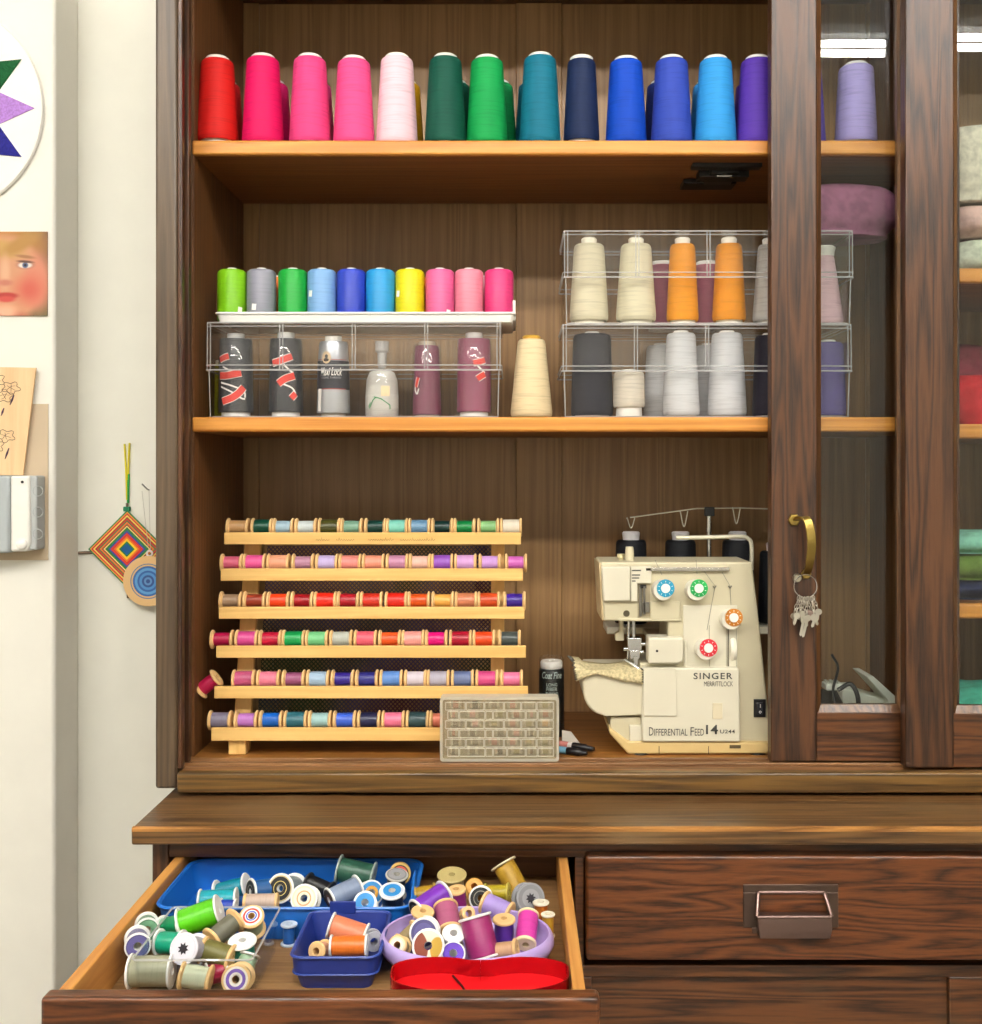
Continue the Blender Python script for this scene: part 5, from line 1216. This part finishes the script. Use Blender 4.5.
# ------------------------------------------------------------------ left wall
def wall_things():
    Y = .235; s = (D0+Y)/F
    # round quilted star
    c = P(-60, 110, Y); rad = 104*s
    t = thing('quilted_star', 'round white wall piece with a green, lilac and navy patchwork star', 'wall hanging', (c.x, Y, c.z))
    bm = bmesh.new(); lathe(bm, [(0, .0005), (rad, .0005), (rad+.002, .004), (rad, .008), (rad*.96, .0088), (0, .0088)], 64, Matrix.Translation((c.x, Y, c.z)) @ Matrix.Rotation(PI/2, 4, 'X')); obj('disc', bm, plain('#f1eee6', .85, noise=.015), t)
    cols = [('#8a58b8', 'lilac'), ('#1f5a34', 'green'), ('#2c2c86', 'navy'), ('#b888d6', 'pale lilac')]
    seq = [0, 1, 2, 0, 1, 2, 0, 1, 2, 0, 1, 2]
    seq[0] = 3; seq[11] = 2; seq[1] = 1
    for k in range(12):
        bm = bmesh.new(); a0 = k*PI/6
        def q(r, a): return (c.x+r*s*math.cos(a), c.z+r*s*math.sin(a))
        prism(bm, [q(10, a0), q(63, a0-PI/12), q(97, a0), q(63, a0+PI/12)], Y-.0106, Y-.0087)
        obj('star_point', bm, cloth_mat(cols[seq[k]][0], 300, .12), t)
    bm = bmesh.new()
    for k in range(12):
        a0 = k*PI/6+PI/12; tube(bm, [(c.x+14*s*math.cos(a0), Y-.0108, c.z+14*s*math.sin(a0)), (c.x+64*s*math.cos(a0), Y-.0108, c.z+64*s*math.sin(a0))], .0007, 5)
    obj('stitching', bm, plain('#c8643a', .7), t)
    # portrait print (a plain painted child's face)
    x1, z1, z0 = X(48, Y), Z(232, Y), Z(316, Y); x0 = X(-42, Y)
    bm = bmesh.new(); box(bm, x0, x1, Y-.003, Y-.0003, z0, z1)
    pc = P(8, 272, Y); E = lambda px, py, rx, ry, col, so, ro=0.0: (X(px, Y), Z(py, Y), rx*s, ry*s, col, so, ro)
    m = blobs('portrait_print', '#5c5a34', [E(8, 230, 60, 14, '#5a6e34', .5), E(52, 262, 22, 50, '#7a5638', .5), E(0, 246, 44, 20, '#a8743a', .35), E(6, 280, 38, 44, '#c48c6a', .12),
        E(38, 282, 12, 26, '#c87f66', .5), E(30, 290, 13, 13, '#c05a48', .9), E(-14, 290, 10, 12, '#b8644e', .8), E(6, 320, 26, 8, '#a8503c', .6), E(-2, 248, 26, 9, '#b89050', .5, .2), E(22, 244, 20, 7, '#a87c40', .5, -.5),
        E(26, 265, 9, 4.4, '#a87460', .4), E(26, 265.5, 6.5, 2.8, '#d8d0c8', .3), E(26, 265.5, 3.0, 2.9, '#4a5a7c', .3), E(26, 265.5, 1.3, 1.3, '#1c1c24', .3), E(26, 262, 8, 1.2, '#5c3a2c', .5, .08), E(26, 257, 9, 1.6, '#9a6a44', .6, .12),
        E(-14, 266, 6, 2.8, '#d8d0c8', .3), E(-14, 266, 3, 2.9, '#4a5a7c', .3), E(6, 272, 4.5, 14, '#cfa080', .7), E(6, 283, 7, 3.2, '#b8705c', .6), E(7, 296, 12, 3.4, '#a8322c', .35), E(7, 299.5, 9, 3, '#c0483e', .45), E(7, 312, 10, 6, '#dca486', .7)])
    o = obj('portrait_print', bm, m, smooth=False); tag(o, 'painted portrait print of a fair-haired child with blue eyes on the wall', 'picture')
    # beige backing board
    bm = bmesh.new(); box(bm, X(-60, Y), X(48.5, Y), Y-.002, Y-.0002, Z(560, Y), Z(404, Y))
    o = obj('backing_board', bm, plain('#c8b498', .8, noise=.04), smooth=False); tag(o, 'flat beige board on the wall behind the grey switch box', 'board')
    # grey steel box with white switch
    zb, zt = Z(551, Y), Z(475.5, Y)
    t = thing('switch_box', 'grey metal electrical box with a white lever plate on the wall', 'electrical box', (X(15, Y), Y, zb))
    yb = Y-.002
    bm = bmesh.new(); box(bm, X(29, Y-.03), X(46, Y), yb-.034, yb, zb+.004, zt); jb = obj('side_box', bm, plain('#b4b7b6', .5), t, bevel=.003)
    bm = bmesh.new()
    for py in (491, 512, 534): lathe(bm, [(.0075, 0), (.0085, 0), (.0085, .0006), (.0075, .0006)], 20, Matrix.Translation((X(38, yb-.034), yb-.034, Z(py, yb-.034))) @ Matrix.Rotation(PI/2, 4, 'X'), closed=True)
    obj('knockout', bm, plain('#a3a7a8', .45), jb)
    yf = yb-.045
    bm = bmesh.new(); box(bm, X(-50, yf), X(9, yf), yf, yb, zb, zt); obj('box_cover', bm, plain('#a9b0b2', .45), t, bevel=.004)
    yf = yb-.040
    bm = bmesh.new(); prism(bm, [(X(10, yf), zb+.002), (X(27, yf), zb+.002), (X(30, yf), zb+.016), (X(29, yf), zt), (X(10, yf), zt)], yf, yb); pl = obj('lever_plate', bm, plain('#efece4', .35), t, bevel=.004)
    bm = bmesh.new(); lathe(bm, [(0, .0015), (.0022, .0015), (.0022, 0), (0, 0)], 12, Matrix.Translation(P(22.5, 482, yf)) @ Matrix.Rotation(PI/2, 4, 'X')); obj('screw_hole', bm, BLACK, pl)
    bm = bmesh.new(); lathe(bm, [(0, .004), (.006, .004), (.0085, .002), (.009, 0), (0, 0)], 24, Matrix.Translation(P(22, 544, yf)) @ Matrix.Rotation(PI/2, 4, 'X')); obj('pivot', bm, plain('#f2efe8', .35), pl)
    # plywood panel resting on the box
    yb2 = Y-.008
    t = thing('plywood_panel', 'light plywood panel printed with small leaf drawings above the grey box', 'panel', (X(10, yb2), yb2, zt))
    bm = bmesh.new(); prism(bm, [(X(-60, yb2), zt+.0005), (X(24, yb2), zt+.0005), (X(37, yb2), Z(368, yb2)), (X(-60, yb2), Z(366, yb2))], yb2-.004, yb2); obj('sheet', bm, wood('birch', '#dcb384', '#ecca9e', 'Z', rough=.6, stretch=10, scale=5, contrast=(0, 1.1)), t, bevel=.0006)
    bm = bmesh.new(); yk = yb2-.0042; rd = random.Random(4)
    def sprig(px, py, k, rot):
        pts = []
        for i in range(26):
            a = 2*PI*i/26; rr_ = (9+2.2*math.sin(5*a))*k
            pts.append(P(px+rr_*math.cos(a+rot), py-rr_*.7*math.sin(a+rot), yk))
        tube(bm, pts, .0005, 4, closed=True)
        for j in range(3):
            a = rot+j*.9; tube(bm, catmull([P(px-6*k*math.cos(a), py-4*k*math.sin(a), yk), P(px, py+2*math.sin(j*2), yk), P(px+6*k*math.cos(a), py+4*k*math.sin(a), yk)], 4), .0004, 4)
    for px, py in ((11, 388), (-4, 380), (4, 396), (6, 436), (-5, 446)): sprig(px, py, .9, rd.uniform(0, 3))
    obj('ink_drawing', bm, plain('#5a4638', .7), t)
    bm = bmesh.new()
    for p, q in (((14, 395), (10, 405)), ((4, 408), (1, 416)), ((9, 448), (5, 459))): tube(bm, [P(p[0], p[1], yk), P((p[0]+q[0])/2, (p[1]+q[1])/2, yk), P(q[0], q[1], yk)], [.0008, .0018, .0005], 6)
    obj('ink_stem', bm, plain('#4a3448', .7), t)
    # woven yarn diamond
    Y = .335; s = (D0+Y)/F; c = P(127.5, 549, Y-.006)
    t = thing('yarn_diamond', 'woven rainbow yarn diamond hanging beside the cabinet', 'wall hanging', (c.x, c.y, c.z), world=False)
    h = 39*s
    stops = [(0, '#1a5a94'), (.15, '#2a7a3a'), (.2, '#f0c832'), (.27, '#e87a2a'), (.33, '#d63a2c'), (.42, '#3a4a9a'), (.48, '#2e7a44'), (.56, '#f2d884'), (.60, '#7a3a3a'), (.64, '#e08038'), (.70, '#2f7a4a'), (.74, '#c83a34'), (.79, '#5a3a30'), (.82, '#f0d264'), (.87, '#cc3c3a'), (.92, '#e8a83a'), (.95, '#2a7a4c')]
    bm = bmesh.new(); n = 16     # stepped pyramid of yarn turns
    rows = []
    for k in range(n):
        f = 1-k/n; zz = .0012+.0025*k/n
        rows.append([(h*f, 0, zz), (0, h*1.0*f, zz), (-h*f, 0, zz), (0, -h*f, zz)]); rows.append([(h*(f-.5/n), 0, zz+.0006), (0, h*(f-.5/n), zz+.0006), (-h*(f-.5/n), 0, zz+.0006), (0, -h*(f-.5/n), zz+.0006)])
    loft(bm, [[(h, 0, 0), (0, h, 0), (-h, 0, 0), (0, -h, 0)]]+rows)
    o = obj('yarn_weave', bm, rings('yarn_diamond', stops, h, 'DIAMOND', .9), t, smooth=False)
    t.rotation_euler = (PI/2, 0, 0)
    T = Matrix.Rotation(-PI/2, 4, 'X')
    def loc(px, py, d=0): v = P(px, py, Y-.003-d); v = v-Vector(c); return Vector((v.x, v.z, -v.y))
    bm = bmesh.new(); tube(bm, [loc(78.5, 553), loc(177, 548)], .0025, 8); tube(bm, [loc(127, 503), loc(128, 598)], .0022, 8); obj('stick', bm, plain('#6a5546', .7), t)
    bm = bmesh.new(); tube(bm, [loc(124.5, 444), loc(126, 470), loc(127, 500)], .0017, 6); tube(bm, [loc(129.5, 443), loc(128.5, 462), loc(128, 480)], .0017, 6); lp = obj('hanging_loop', bm, plain('#e2d22c', .8), t)
    bm = bmesh.new(); tube(bm, [loc(128.5, 474), loc(128, 503)], .0020, 6); obj('green_end', bm, plain('#1d9a44', .8), t)
    bm = bmesh.new(); lathe(bm, [(0, -.004), (.006, -.004), (.0065, 0), (.006, .004), (0, .004)], 12, Matrix.Translation(loc(127, 509)) @ Matrix.Rotation(PI/2, 4, 'X')); obj('yarn_knot', bm, plain('#1f7a54', .8), t)
    # wooden disc ornament on a nail
    c2 = P(149, 581, Y-.014); r = 25*s
    t = thing('wooden_disc', 'round wooden ornament with a blue mandala beside the yarn diamond', 'ornament', c2, world=False)
    st = [(0, '#274a84'), (.08, '#5a86b8'), (.16, '#274a84'), (.24, '#4a86c0'), (.34, '#2a5a9c'), (.42, '#5a96c8'), (.52, '#2f5f9e'), (.60, '#d8b078'), (.66, '#6a7c94'), (.70, '#dfb67e')]
    bm = bmesh.new(); lathe(bm, [(0, 0), (r, 0), (r, .004), (r*.985, .005), (0, .005)], 48); obj('disc', bm, rings('mandala', st, r, rough=.6), t); t.rotation_euler = (PI/2, 0, 0)
    def loc2(px, py, d=0): v = P(px, py, Y-.016-d)-Vector(c2); return Vector((v.x, v.z, -v.y))
    bm = bmesh.new(); cc = loc2(149.5, 553.5); tube(bm, [cc+Vector((.0045*math.cos(q), .0045*math.sin(q), 0)) for q in [2*PI*k/16 for k in range(16)]], .0018, 6, closed=True); obj('hanging_ring', bm, plain('#e8dcd8', .4), t)
    bm = bmesh.new(); tube(bm, [loc2(142, 491, -.004), loc2(148.5, 550)], .0004, 5); tube(bm, [loc2(149, 491, -.004), loc2(150.5, 550)], .0004, 5); obj('string', bm, plain('#b9b4a8', .7), t)
    t = thing('wall_nail', 'small bent metal hook in the wall above the wooden disc', 'hook', P(146, 488, Y))
    bm = bmesh.new(); tube(bm, [P(149, 490, Y-.0002), P(147, 489, Y-.012), P(143, 485, Y-.018), P(142, 484, Y-.018)], .0013, 6); obj('shank', bm, plain('#8a8884', .4, metal=1), t)
wall_things()

# ------------------------------------------------------------------ drawer containers
ZD = CZ-.537
def dpt(px, py, Y): return P(px, py, Y)
def open_tub(name, bm_loops): pass
def containers():
    # clear box
    z0, z1 = ZD, CZ-.490
    t = thing('drawer_bin', 'clear plastic bin of green and cream spools at the drawer left', 'bin', (-.326, -.41, z0))
    x0, x1, y0, y1 = -.383, -.263, -.480, -.345; tk = .0016
    bm = bmesh.new(); loft(bm, [rr(x0+.004, x1-.004, y0+.004, y1-.004, .004, z0), rr(x0, x1, y0, y1, .005, z1), rr(x0+tk, x1-tk, y0+tk, y1-tk, .0035, z1), rr(x0+.004+tk, x1-.004-tk, y0+.004+tk, y1-.004-tk, .003, z0+tk)]); obj('bin_body', bm, clear((250, 252, 253), .03), t)
    bm = bmesh.new(); tube(bm, rr(x0-.0003, x1+.0003, y0-.0003, y1+.0003, .005, z1), .0012, 6, closed=True); obj('rim', bm, CLEAR_EDGE, t)
    # blue tray
    BL = plain('#1560b4', .35); z1 = CZ-.500
    t = thing('drawer_tray', 'bright blue plastic tray across the back of the drawer', 'tray', (-.26, -.25, z0))
    x0, x1, y0, y1 = -.412, -.118, -.322, -.165; tk = .0022
    bm = bmesh.new(); loft(bm, [rr(x0+.006, x1-.006, y0+.004, y1-.004, .018, z0), rr(x0, x1, y0, y1, .022, z1), rr(x0+tk, x1-tk, y0+tk, y1-tk, .020, z1), rr(x0+.006+tk, x1-.006-tk, y0+.004+tk, y1-.004-tk, .016, z0+tk)]); obj('tray_body', bm, BL, t)
    bm = bmesh.new(); tube(bm, rr(x0-.001, x1+.001, y0-.001, y1+.001, .022, z1), .002, 6, closed=True); obj('rim', bm, plain('#1f6cc4', .3), t)
    bm = bmesh.new(); loft(bm, [[(x1-.004, -.30, z1-.002), (x1-.0005, -.30, z1-.002), (x1-.0005, -.255, z1-.002), (x1-.004, -.255, z1-.002)], [(x1-.004, -.27, z1+.017), (x1-.0005, -.27, z1+.017), (x1-.0005, -.246, z1+.017), (x1-.004, -.246, z1+.017)]]); obj('tray_handle', bm, plain('#1766bc', .35), t, bevel=.0015)
    # navy basket
    NV = plain('#1c2f7c', .4); z1 = CZ-.502
    t = thing('drawer_basket', 'small navy blue basket holding orange spools in the drawer centre', 'basket', (-.17, -.385, z0))
    yf, yb = -.447, -.327
    x0, x1 = X(289, -.447)+.001, X(379, -.447)-.001; tk = .0018
    bm = bmesh.new(); loft(bm, [rr(x0+.008, x1-.008, yf+.008, yb-.008, .010, z0), rr(x0+.003, x1-.003, yf+.003, yb-.003, .012, z1-.019), rr(x0+.0015, x1-.0015, yf+.0015, yb-.0015, .012, z1-.018), rr(x0, x1, yf, yb, .012, z1), rr(x0+tk, x1-tk, yf+tk, yb-tk, .011, z1), rr(x0+.008+tk, x1-.008-tk, yf+.008+tk, yb-.008-tk, .009, z0+tk)]); obj('basket_body', bm, NV, t)
    bm = bmesh.new(); tube(bm, rr(x0-.0005, x1+.0005, yf-.0005, yb+.0005, .012, z1), .0017, 6, closed=True); tube(bm, rr(x0+.001, x1-.001, yf+.001, yb-.001, .012, z1-.0185), .0011, 6, closed=True); obj('rim', bm, plain('#27408f', .35), t)
    bm = bmesh.new(); xa, xb = X(330, yb), X(356, yb); box(bm, xa, xb, yb-.0025, yb-.0003, z1-.002, z1+.0125); obj('tab', bm, NV, t, bevel=.002)
    # lavender oval bowl
    LV = plain('#b7a2dc', .35)
    t = thing('drawer_bowl', 'lavender oval plastic bowl heaped with purple and pink spools', 'bowl', (-.046, -.374, z0))
    cx, cy, z1 = -.052, -.3885, CZ-.499
    bm = bmesh.new(); loft(bm, [ell(cx, cy, .064, .050, z0), ell(cx, cy, .072, .057, z0+.008), ell(cx, cy, .090, .070, z0+.018), ell(cx, cy, .0945, .0745, z0+.026), ell(cx, cy, .0940, .0740, z0+.032), ell(cx, cy, .0915, .0715, z1-.001), ell(cx, cy, .0900, .0700, z1), ell(cx, cy, .0885, .0685, z1-.001), ell(cx, cy, .0900, .0700, z0+.028), ell(cx, cy, .085, .066, z0+.018), ell(cx, cy, .068, .053, z0+.009), ell(cx, cy, .055, .043, z0+.004)]); obj('bowl_body', bm, LV, t)
    # red heart box, open
    t = thing('heart_box', 'open red foil heart shaped box in front of the lavender bowl', 'box', (-.035, -.51, z0))
    def heart(k, z, n=56):
        out = []
        for i in range(n):
            q = 2*PI*i/n; hx = 16*math.sin(q)**3; hy = 13*math.cos(q)-5*math.cos(2*q)-2*math.cos(3*q)-math.cos(4*q)
            if hy > 5 and abs(hx) < 3: hy = max(hy, 9.4)
            if hy < 3: hx = math.copysign(16*max(0.0, 1-((3-hy)/20)**4), hx if abs(hx) > 1e-6 else 1)
            out.append((-.0345+hx/16*.0875*k, -.503+hy/14*.0400*k, z))
        return out
    zb, zt = CZ-.510, CZ-.4915
    bm = bmesh.new(); loft(bm, [heart(1.0, zb), heart(1.0, zt), heart(.985, zt), heart(.985, zb+.0015)], cap1=False); obj('foil_wall', bm, plain('#b00a18', .2, metal=.55), t)
    bm = bmesh.new(); loft(bm, [heart(.986, zb+.0002), heart(.986, zb+.0018)]); obj('satin_lining', bm, plain('#d40f18', .45), t)
    bm = bmesh.new(); loft(bm, [heart(.97, z0+.0002), heart(.97, zb)]); obj('box_base', bm, plain('#9a0a14', .4), t)
    t = thing('hat_pin', 'thin dark pin lying inside the red heart box', 'pin', (-.05, -.49, zb))
    bm = bmesh.new(); zz = zb+.0032; tube(bm, [(X(453, -.478), -.478, zz), (X(462, -.50), -.500, zz), (X(468, -.52), -.520, zz)], [.0011, .0011, .0008], 8); lathe(bm, [(0, -.001), (.0014, 0), (0, .001)], 8, Matrix.Translation((X(453, -.478), -.478, zz))); obj('pin_shaft', bm, plain('#3a2420', .4, metal=.6), t)
containers()

# ------------------------------------------------------------------ spools heaped in the drawer
GRP = 'loose spools in the open drawer'
def sp(kind, px, py, Y, axis, c, label, **k):
    f = plastic_spool if kind == 'p' else wooden_spool
    k.setdefault('group', GRP)
    return f(c, label, P(px, py, Y), axis, **k)
V = (0, 0, 1)
FACE = lambda dx=0.0, up=.5: (dx, -1, up)
# clear bin
sp('p', 200, 917, -.375, (1, .10, .33), '#5cc814', 'lime green spool lying on top of the heap in the clear bin', Rf=.0172, L=.045, fill=.84)
sp('p', 151, 971, -.454, (1, .02, 0), '#a9a88c', 'silvery olive spool against the front of the clear bin', Rf=.0172, L=.044, fill=.86)
sp('p', 190.5, 949, -.437, FACE(-.25, .45), '#b9b6c6', 'white ended spool with a star hole in the clear bin', Rf=.0158, L=.030, star=True, end='cool_white', flange='#dcdbe4')
sp('p', 170.5, 943, -.412, (1, -.25, .05), '#10a37e', 'turquoise green spool behind the star hole spool', Rf=.0140, L=.029)
sp('p', 174, 926, -.368, (1, -.45, .35), '#0f9a60', 'green spool behind the turquoise green spool', Rf=.0135, L=.032)
sp('p', 147, 927, -.380, FACE(.35, .15), '#5e8c6a', 'grey green spool wedged between the clear bin and the drawer side', Rf=.0130, L=.030, end='green')
sp('p', 137.5, 942, -.420, FACE(.35, .1), '#6a6494', 'dull violet spool beside the clear bin against the drawer side', Rf=.0135, L=.030, end='violet_grey')
sp('w', 224, 930, -.393, (-.62, -.75, -.38), '#6b6a5a', 'grey thread on a wooden spool, its holed end facing out', Rf=.0145, L=.036, fill=.72)
sp('w', 252.5, 923, -.372, FACE(.1, 1.3), '#b9c8a8', 'wooden spool with a red and blue printed end, rear right of clear bin', Rf=.0138, L=.028, end='red_white')
sp('p', 243, 951, -.412, (0, -.25, 1), '#1f8a76', 'upright teal spool with a plain white top in the clear bin', Rf=.0150, L=.026, end='white')
sp('w', 217, 954, -.427, (1, -.15, -.22), '#75703a', 'olive thread on a wooden spool in the middle of the clear bin', Rf=.0140, L=.035, fill=.85)
sp('w', 196, 977, -.458, (1, 0, -.16), '#d6dcbc', 'pale cream green thread on a wooden spool at the bin front', Rf=.0140, L=.032, fill=.8)
sp('w', 238.5, 978, -.455, FACE(.05, .35), '#d8c49c', 'wooden spool end with a purple and red ring label at the bin front', Rf=.0148, L=.030, end='purple_white')
sp('p', 217, 973, -.437, (1, .4, .1), '#a81c44', 'crimson spool low in the clear bin between two wooden spools', Rf=.0125, L=.022)
sp('p', 246, 965, -.425, (.2, .6, .8), '#a8c8a8', 'pale green spool under the white topped teal spool', Rf=.012, L=.022)
# blue tray
sp('p', 232, 889, -.238, (1, -.1, .28), '#0e8aa0', 'teal spool at the back left of the blue tray', Rf=.0150, L=.040, fill=.72)
sp('p', 218, 900, -.288, (1, .05, .03), '#18a4b4', 'light turquoise spool in front of the teal spool in the tray', Rf=.0135, L=.044, fill=.86)
sp('p', 228, 905.5, -.308, (1, -.1, 0), '#1b3fae', 'small cobalt spool at the front rim of the blue tray', Rf=.0080, L=.020)
sp('p', 267, 890, -.252, (-.85, -.6, .1), '#2a5f9c', 'steel blue spool with a black end label in the blue tray', Rf=.0158, L=.042, end='black')
sp('w', 261, 902, -.297, (1, .05, 0), '#d2b8a8', 'pale pinkish printed spool lying at the front rim of the blue tray', Rf=.0100, L=.040, fill=.92)
sp('p', 287.5, 888, -.243, FACE(-.25, .35), '#8f9c9e', 'grey spool with a black and gold end label in the blue tray', Rf=.0172, L=.042, end='black_gold')
sp('p', 306, 899, -.288, FACE(.0, .45), '#c8c0a8', 'spool with a cream and orange end label in the blue tray', Rf=.0160, L=.028, end='cream_orange')
sp('p', 319, 887, -.235, (1, -.4, -.25), '#1a1a1e', 'black spool lying behind the cream labelled spool', Rf=.0125, L=.034, flange='#2a2a2c')
sp('p', 344, 893, -.265, (-.85, -.62, -.22), '#8d9cb8', 'silver blue spool with a dark brown end in the blue tray', Rf=.0145, L=.040, end='brown', fill=.84)
sp('p', 356, 873, -.208, (1, -.1, -.18), '#2f5a48', 'dark green spool at the back of the blue tray', Rf=.0180, L=.046, flange='#9aa69e', fill=.82)
sp('p', 369.5, 893.5, -.243, FACE(.35, .45), '#2a4a70', 'spool with an orange and blue end label in the blue tray', Rf=.0150, L=.026, end='orange_blue')
sp('p', 366, 905, -.302, FACE(.0, .7), '#2b3f8c', 'blue spool half hidden behind the navy basket tab', Rf=.0135, L=.022, end='blue')
sp('p', 392.5, 900, -.268, (0, -.35, 1), '#1c1c28', 'upright black spool with a blue top label in the tray', Rf=.0155, L=.028, end='blue')
sp('p', 396, 885, -.228, (.1, -.25, 1), '#4a4640', 'grey topped spool behind the blue labelled black spool', Rf=.0140, L=.030, end='grey', flange='#b8b4aa')
sp('p', 400, 873.5, -.200, FACE(.1, .3), '#2a2420', 'spool with a gold and red ring label at the tray back', Rf=.0135, L=.026, end='gold_red', flange='#c8a860')
# lavender bowl
sp('p', 431, 902, -.325, (-.85, -.72, -.35), '#7a2fb8', 'bright purple spool with a dark end label on the bowl rim', Rf=.0150, L=.042, end='black', fill=.84)
sp('w', 422, 921, -.352, (.1, -.2, 1), '#b9a4dc', 'lilac thread on a wooden spool under the bright purple spool', Rf=.0130, L=.026, fill=.82)
sp('w', 447.5, 919, -.347, (.2, -.85, -.5), '#b0587e', 'dusty rose thread on a wooden spool in the bowl', Rf=.0145, L=.036, fill=.93)
sp('w', 400, 946, -.398, FACE(-.15, .5), '#c8b48c', 'small cream ended spool at the left inside of the bowl', Rf=.0105, L=.026, end='cream')
sp('w', 409, 935, -.372, (.6, .5, .4), '#a89468', 'tan spool behind the small cream ended spool', Rf=.0105, L=.026)
sp('p', 428.5, 946, -.412, FACE(.05, .45), '#5c4a86', 'spool with a brown, cream and gold end label in the bowl', Rf=.0172, L=.026, end='swirl')
sp('p', 425, 932, -.378, FACE(-.05, .3), '#5e5890', 'greyish purple spool behind the brown and gold labelled spool', Rf=.0160, L=.022, end='violet_grey')
sp('p', 453, 940, -.388, (.1, -.55, 1), '#d6dad6', 'clear topped white spool in the middle of the bowl', Rf=.0125, L=.022, end='white')
sp('p', 453, 957, -.412, FACE(.1, 1.0), '#5a2fae', 'violet spool low at the front of the bowl', Rf=.0130, L=.020, end='violet')
sp('p', 479.5, 937, -.392, (-.28, .36, 1), '#a02a6c', 'large plum pink spool standing in the middle of the bowl', Rf=.0185, L=.044, fill=.90)
sp('w', 497, 908, -.318, (1, -.45, -.28), '#ab94da', 'lavender thread on a wooden spool at the bowl back', Rf=.0135, L=.036, fill=.86)
sp('w', 504, 931, -.362, (0, -.1, 1), '#5a2ea0', 'deep violet thread on an upright wooden spool in the bowl', Rf=.0128, L=.030, fill=.82)
sp('w', 527, 929, -.368, (-.1, -.85, -.5), '#d83aa6', 'hot magenta thread on a wooden spool at the bowl right', Rf=.0120, L=.040, fill=.93, woodm=plain('#e6d6a8', .5))
sp('w', 457.5, 899, -.308, (-.1, -.15, 1), '#8a1c70', 'magenta thread spool with a wooden top behind the rose spool', Rf=.0110, L=.026, fill=.9)
sp('w', 467, 914, -.338, FACE(.3, .5), '#e0c4b4', 'tiny pale wooden spool beside the plum pink spool', Rf=.0078, L=.018)
sp('w', 504, 950, -.400, (1, -.2, .2), '#d0a47c', 'bare tan wooden spool under the deep violet spool', Rf=.0105, L=.030)
# loose behind the bowl
sp('p', 481, 898, -.290, FACE(.0, .35), '#a88a4a', 'spool with a black and silver end label behind the bowl', Rf=.0140, L=.024, end='black')
sp('p', 528, 898, -.296, FACE(.3, .35), '#77777c', 'grey spool with a star hole behind the bowl right side', Rf=.0172, L=.022, flange='#8a8a8e', star=True, end='grey')
sp('p', 511, 878, -.238, (-.5, .35, .8), '#b8902c', 'large old gold spool at the back right of the drawer', Rf=.0170, L=.040, flange='#cfc6a8')
sp('p', 452, 884, -.238, (0, -.2, 1), '#b8a078', 'beige spool with a wide rim at the back of the drawer', Rf=.0180, L=.026, flange='#b9a870')
sp('w', 474.5, 890, -.258, FACE(.0, .9), '#c89a3a', 'golden wooden spool end between the beige and gold spools', Rf=.0105, L=.024, woodm=plain('#c8923c', .5))
sp('p', 497, 893, -.268, (1, -.2, .1), '#b8a428', 'olive yellow spool behind the lavender spool', Rf=.0115, L=.030, flange='#c0b050')
sp('p', 425, 894, -.275, (1, .2, .1), '#b08a28', 'antique gold spool behind the bright purple spool', Rf=.0115, L=.026, flange='#b89848')
sp('p', 541, 913, -.318, V, '#b8641c', 'amber spool upright between the bowl and the drawer side', Rf=.0095, L=.026, flange='#e8e0cc')
sp('p', 548, 925, -.345, V, '#c89a30', 'yellow amber spool upright against the drawer side', Rf=.0080, L=.026, flange='#ece4d0')
# navy basket
sp('p', 349, 946, -.402, (1, 0, .02), '#ee7a2c', 'bright orange spool lying in front in the navy basket', Rf=.0118, L=.040, fill=.88)
sp('p', 348, 931, -.368, (1, -.1, -.28), '#ef8c66', 'salmon orange spool lying behind the bright orange spool', Rf=.0145, L=.042, fill=.86)
sp('w', 321, 950, -.398, FACE(-.35, .3), '#e2a184', 'peach wooden spool at the left end of the bright orange spool', Rf=.0100, L=.022)
sp('p', 373, 940, -.382, FACE(.3, .15), '#77777e', 'small grey spool at the right side of the navy basket', Rf=.0105, L=.016, flange='#a0a0a6')
# bobbin before the tray
sp('p', 289, 934, -.350+.018, V, '#2a6ac0', 'blue and clear bobbin between the clear bin and navy basket', Rf=.0095, L=.024, flange='#c8d4e4', fill=.7)

# ------------------------------------------------------------------ world, camera, view
w = bpy.data.worlds.new('World'); scene.world = w; w.use_nodes = True
w.node_tree.nodes['Background'].inputs['Color'].default_value = (.9, .93, 1, 1); w.node_tree.nodes['Background'].inputs['Strength'].default_value = .3
cd = bpy.data.cameras.new('Camera'); cam = bpy.data.objects.new('Camera', cd); COL.objects.link(cam)
cam.location = (0, -D0, CZ); cam.rotation_euler = (PI/2, 0, 0)
cd.sensor_fit = 'VERTICAL'; cd.sensor_height = 36; cd.lens = 36*F/1024
cd.shift_x = (491-VX)/1024; cd.shift_y = -(512-VY)/1024; cd.clip_start = .02
scene.camera = cam
scene.view_settings.view_transform = 'Standard'; scene.view_settings.look = 'None'; scene.view_settings.gamma = 1
scene.view_settings.use_curve_mapping = False
scene.view_settings.exposure = 0.08
scene.cycles.transparent_max_bounces = 32
scene.cycles.max_bounces = 10
for o in bpy.data.objects:
    if '_w' in o.keys(): del o['_w']
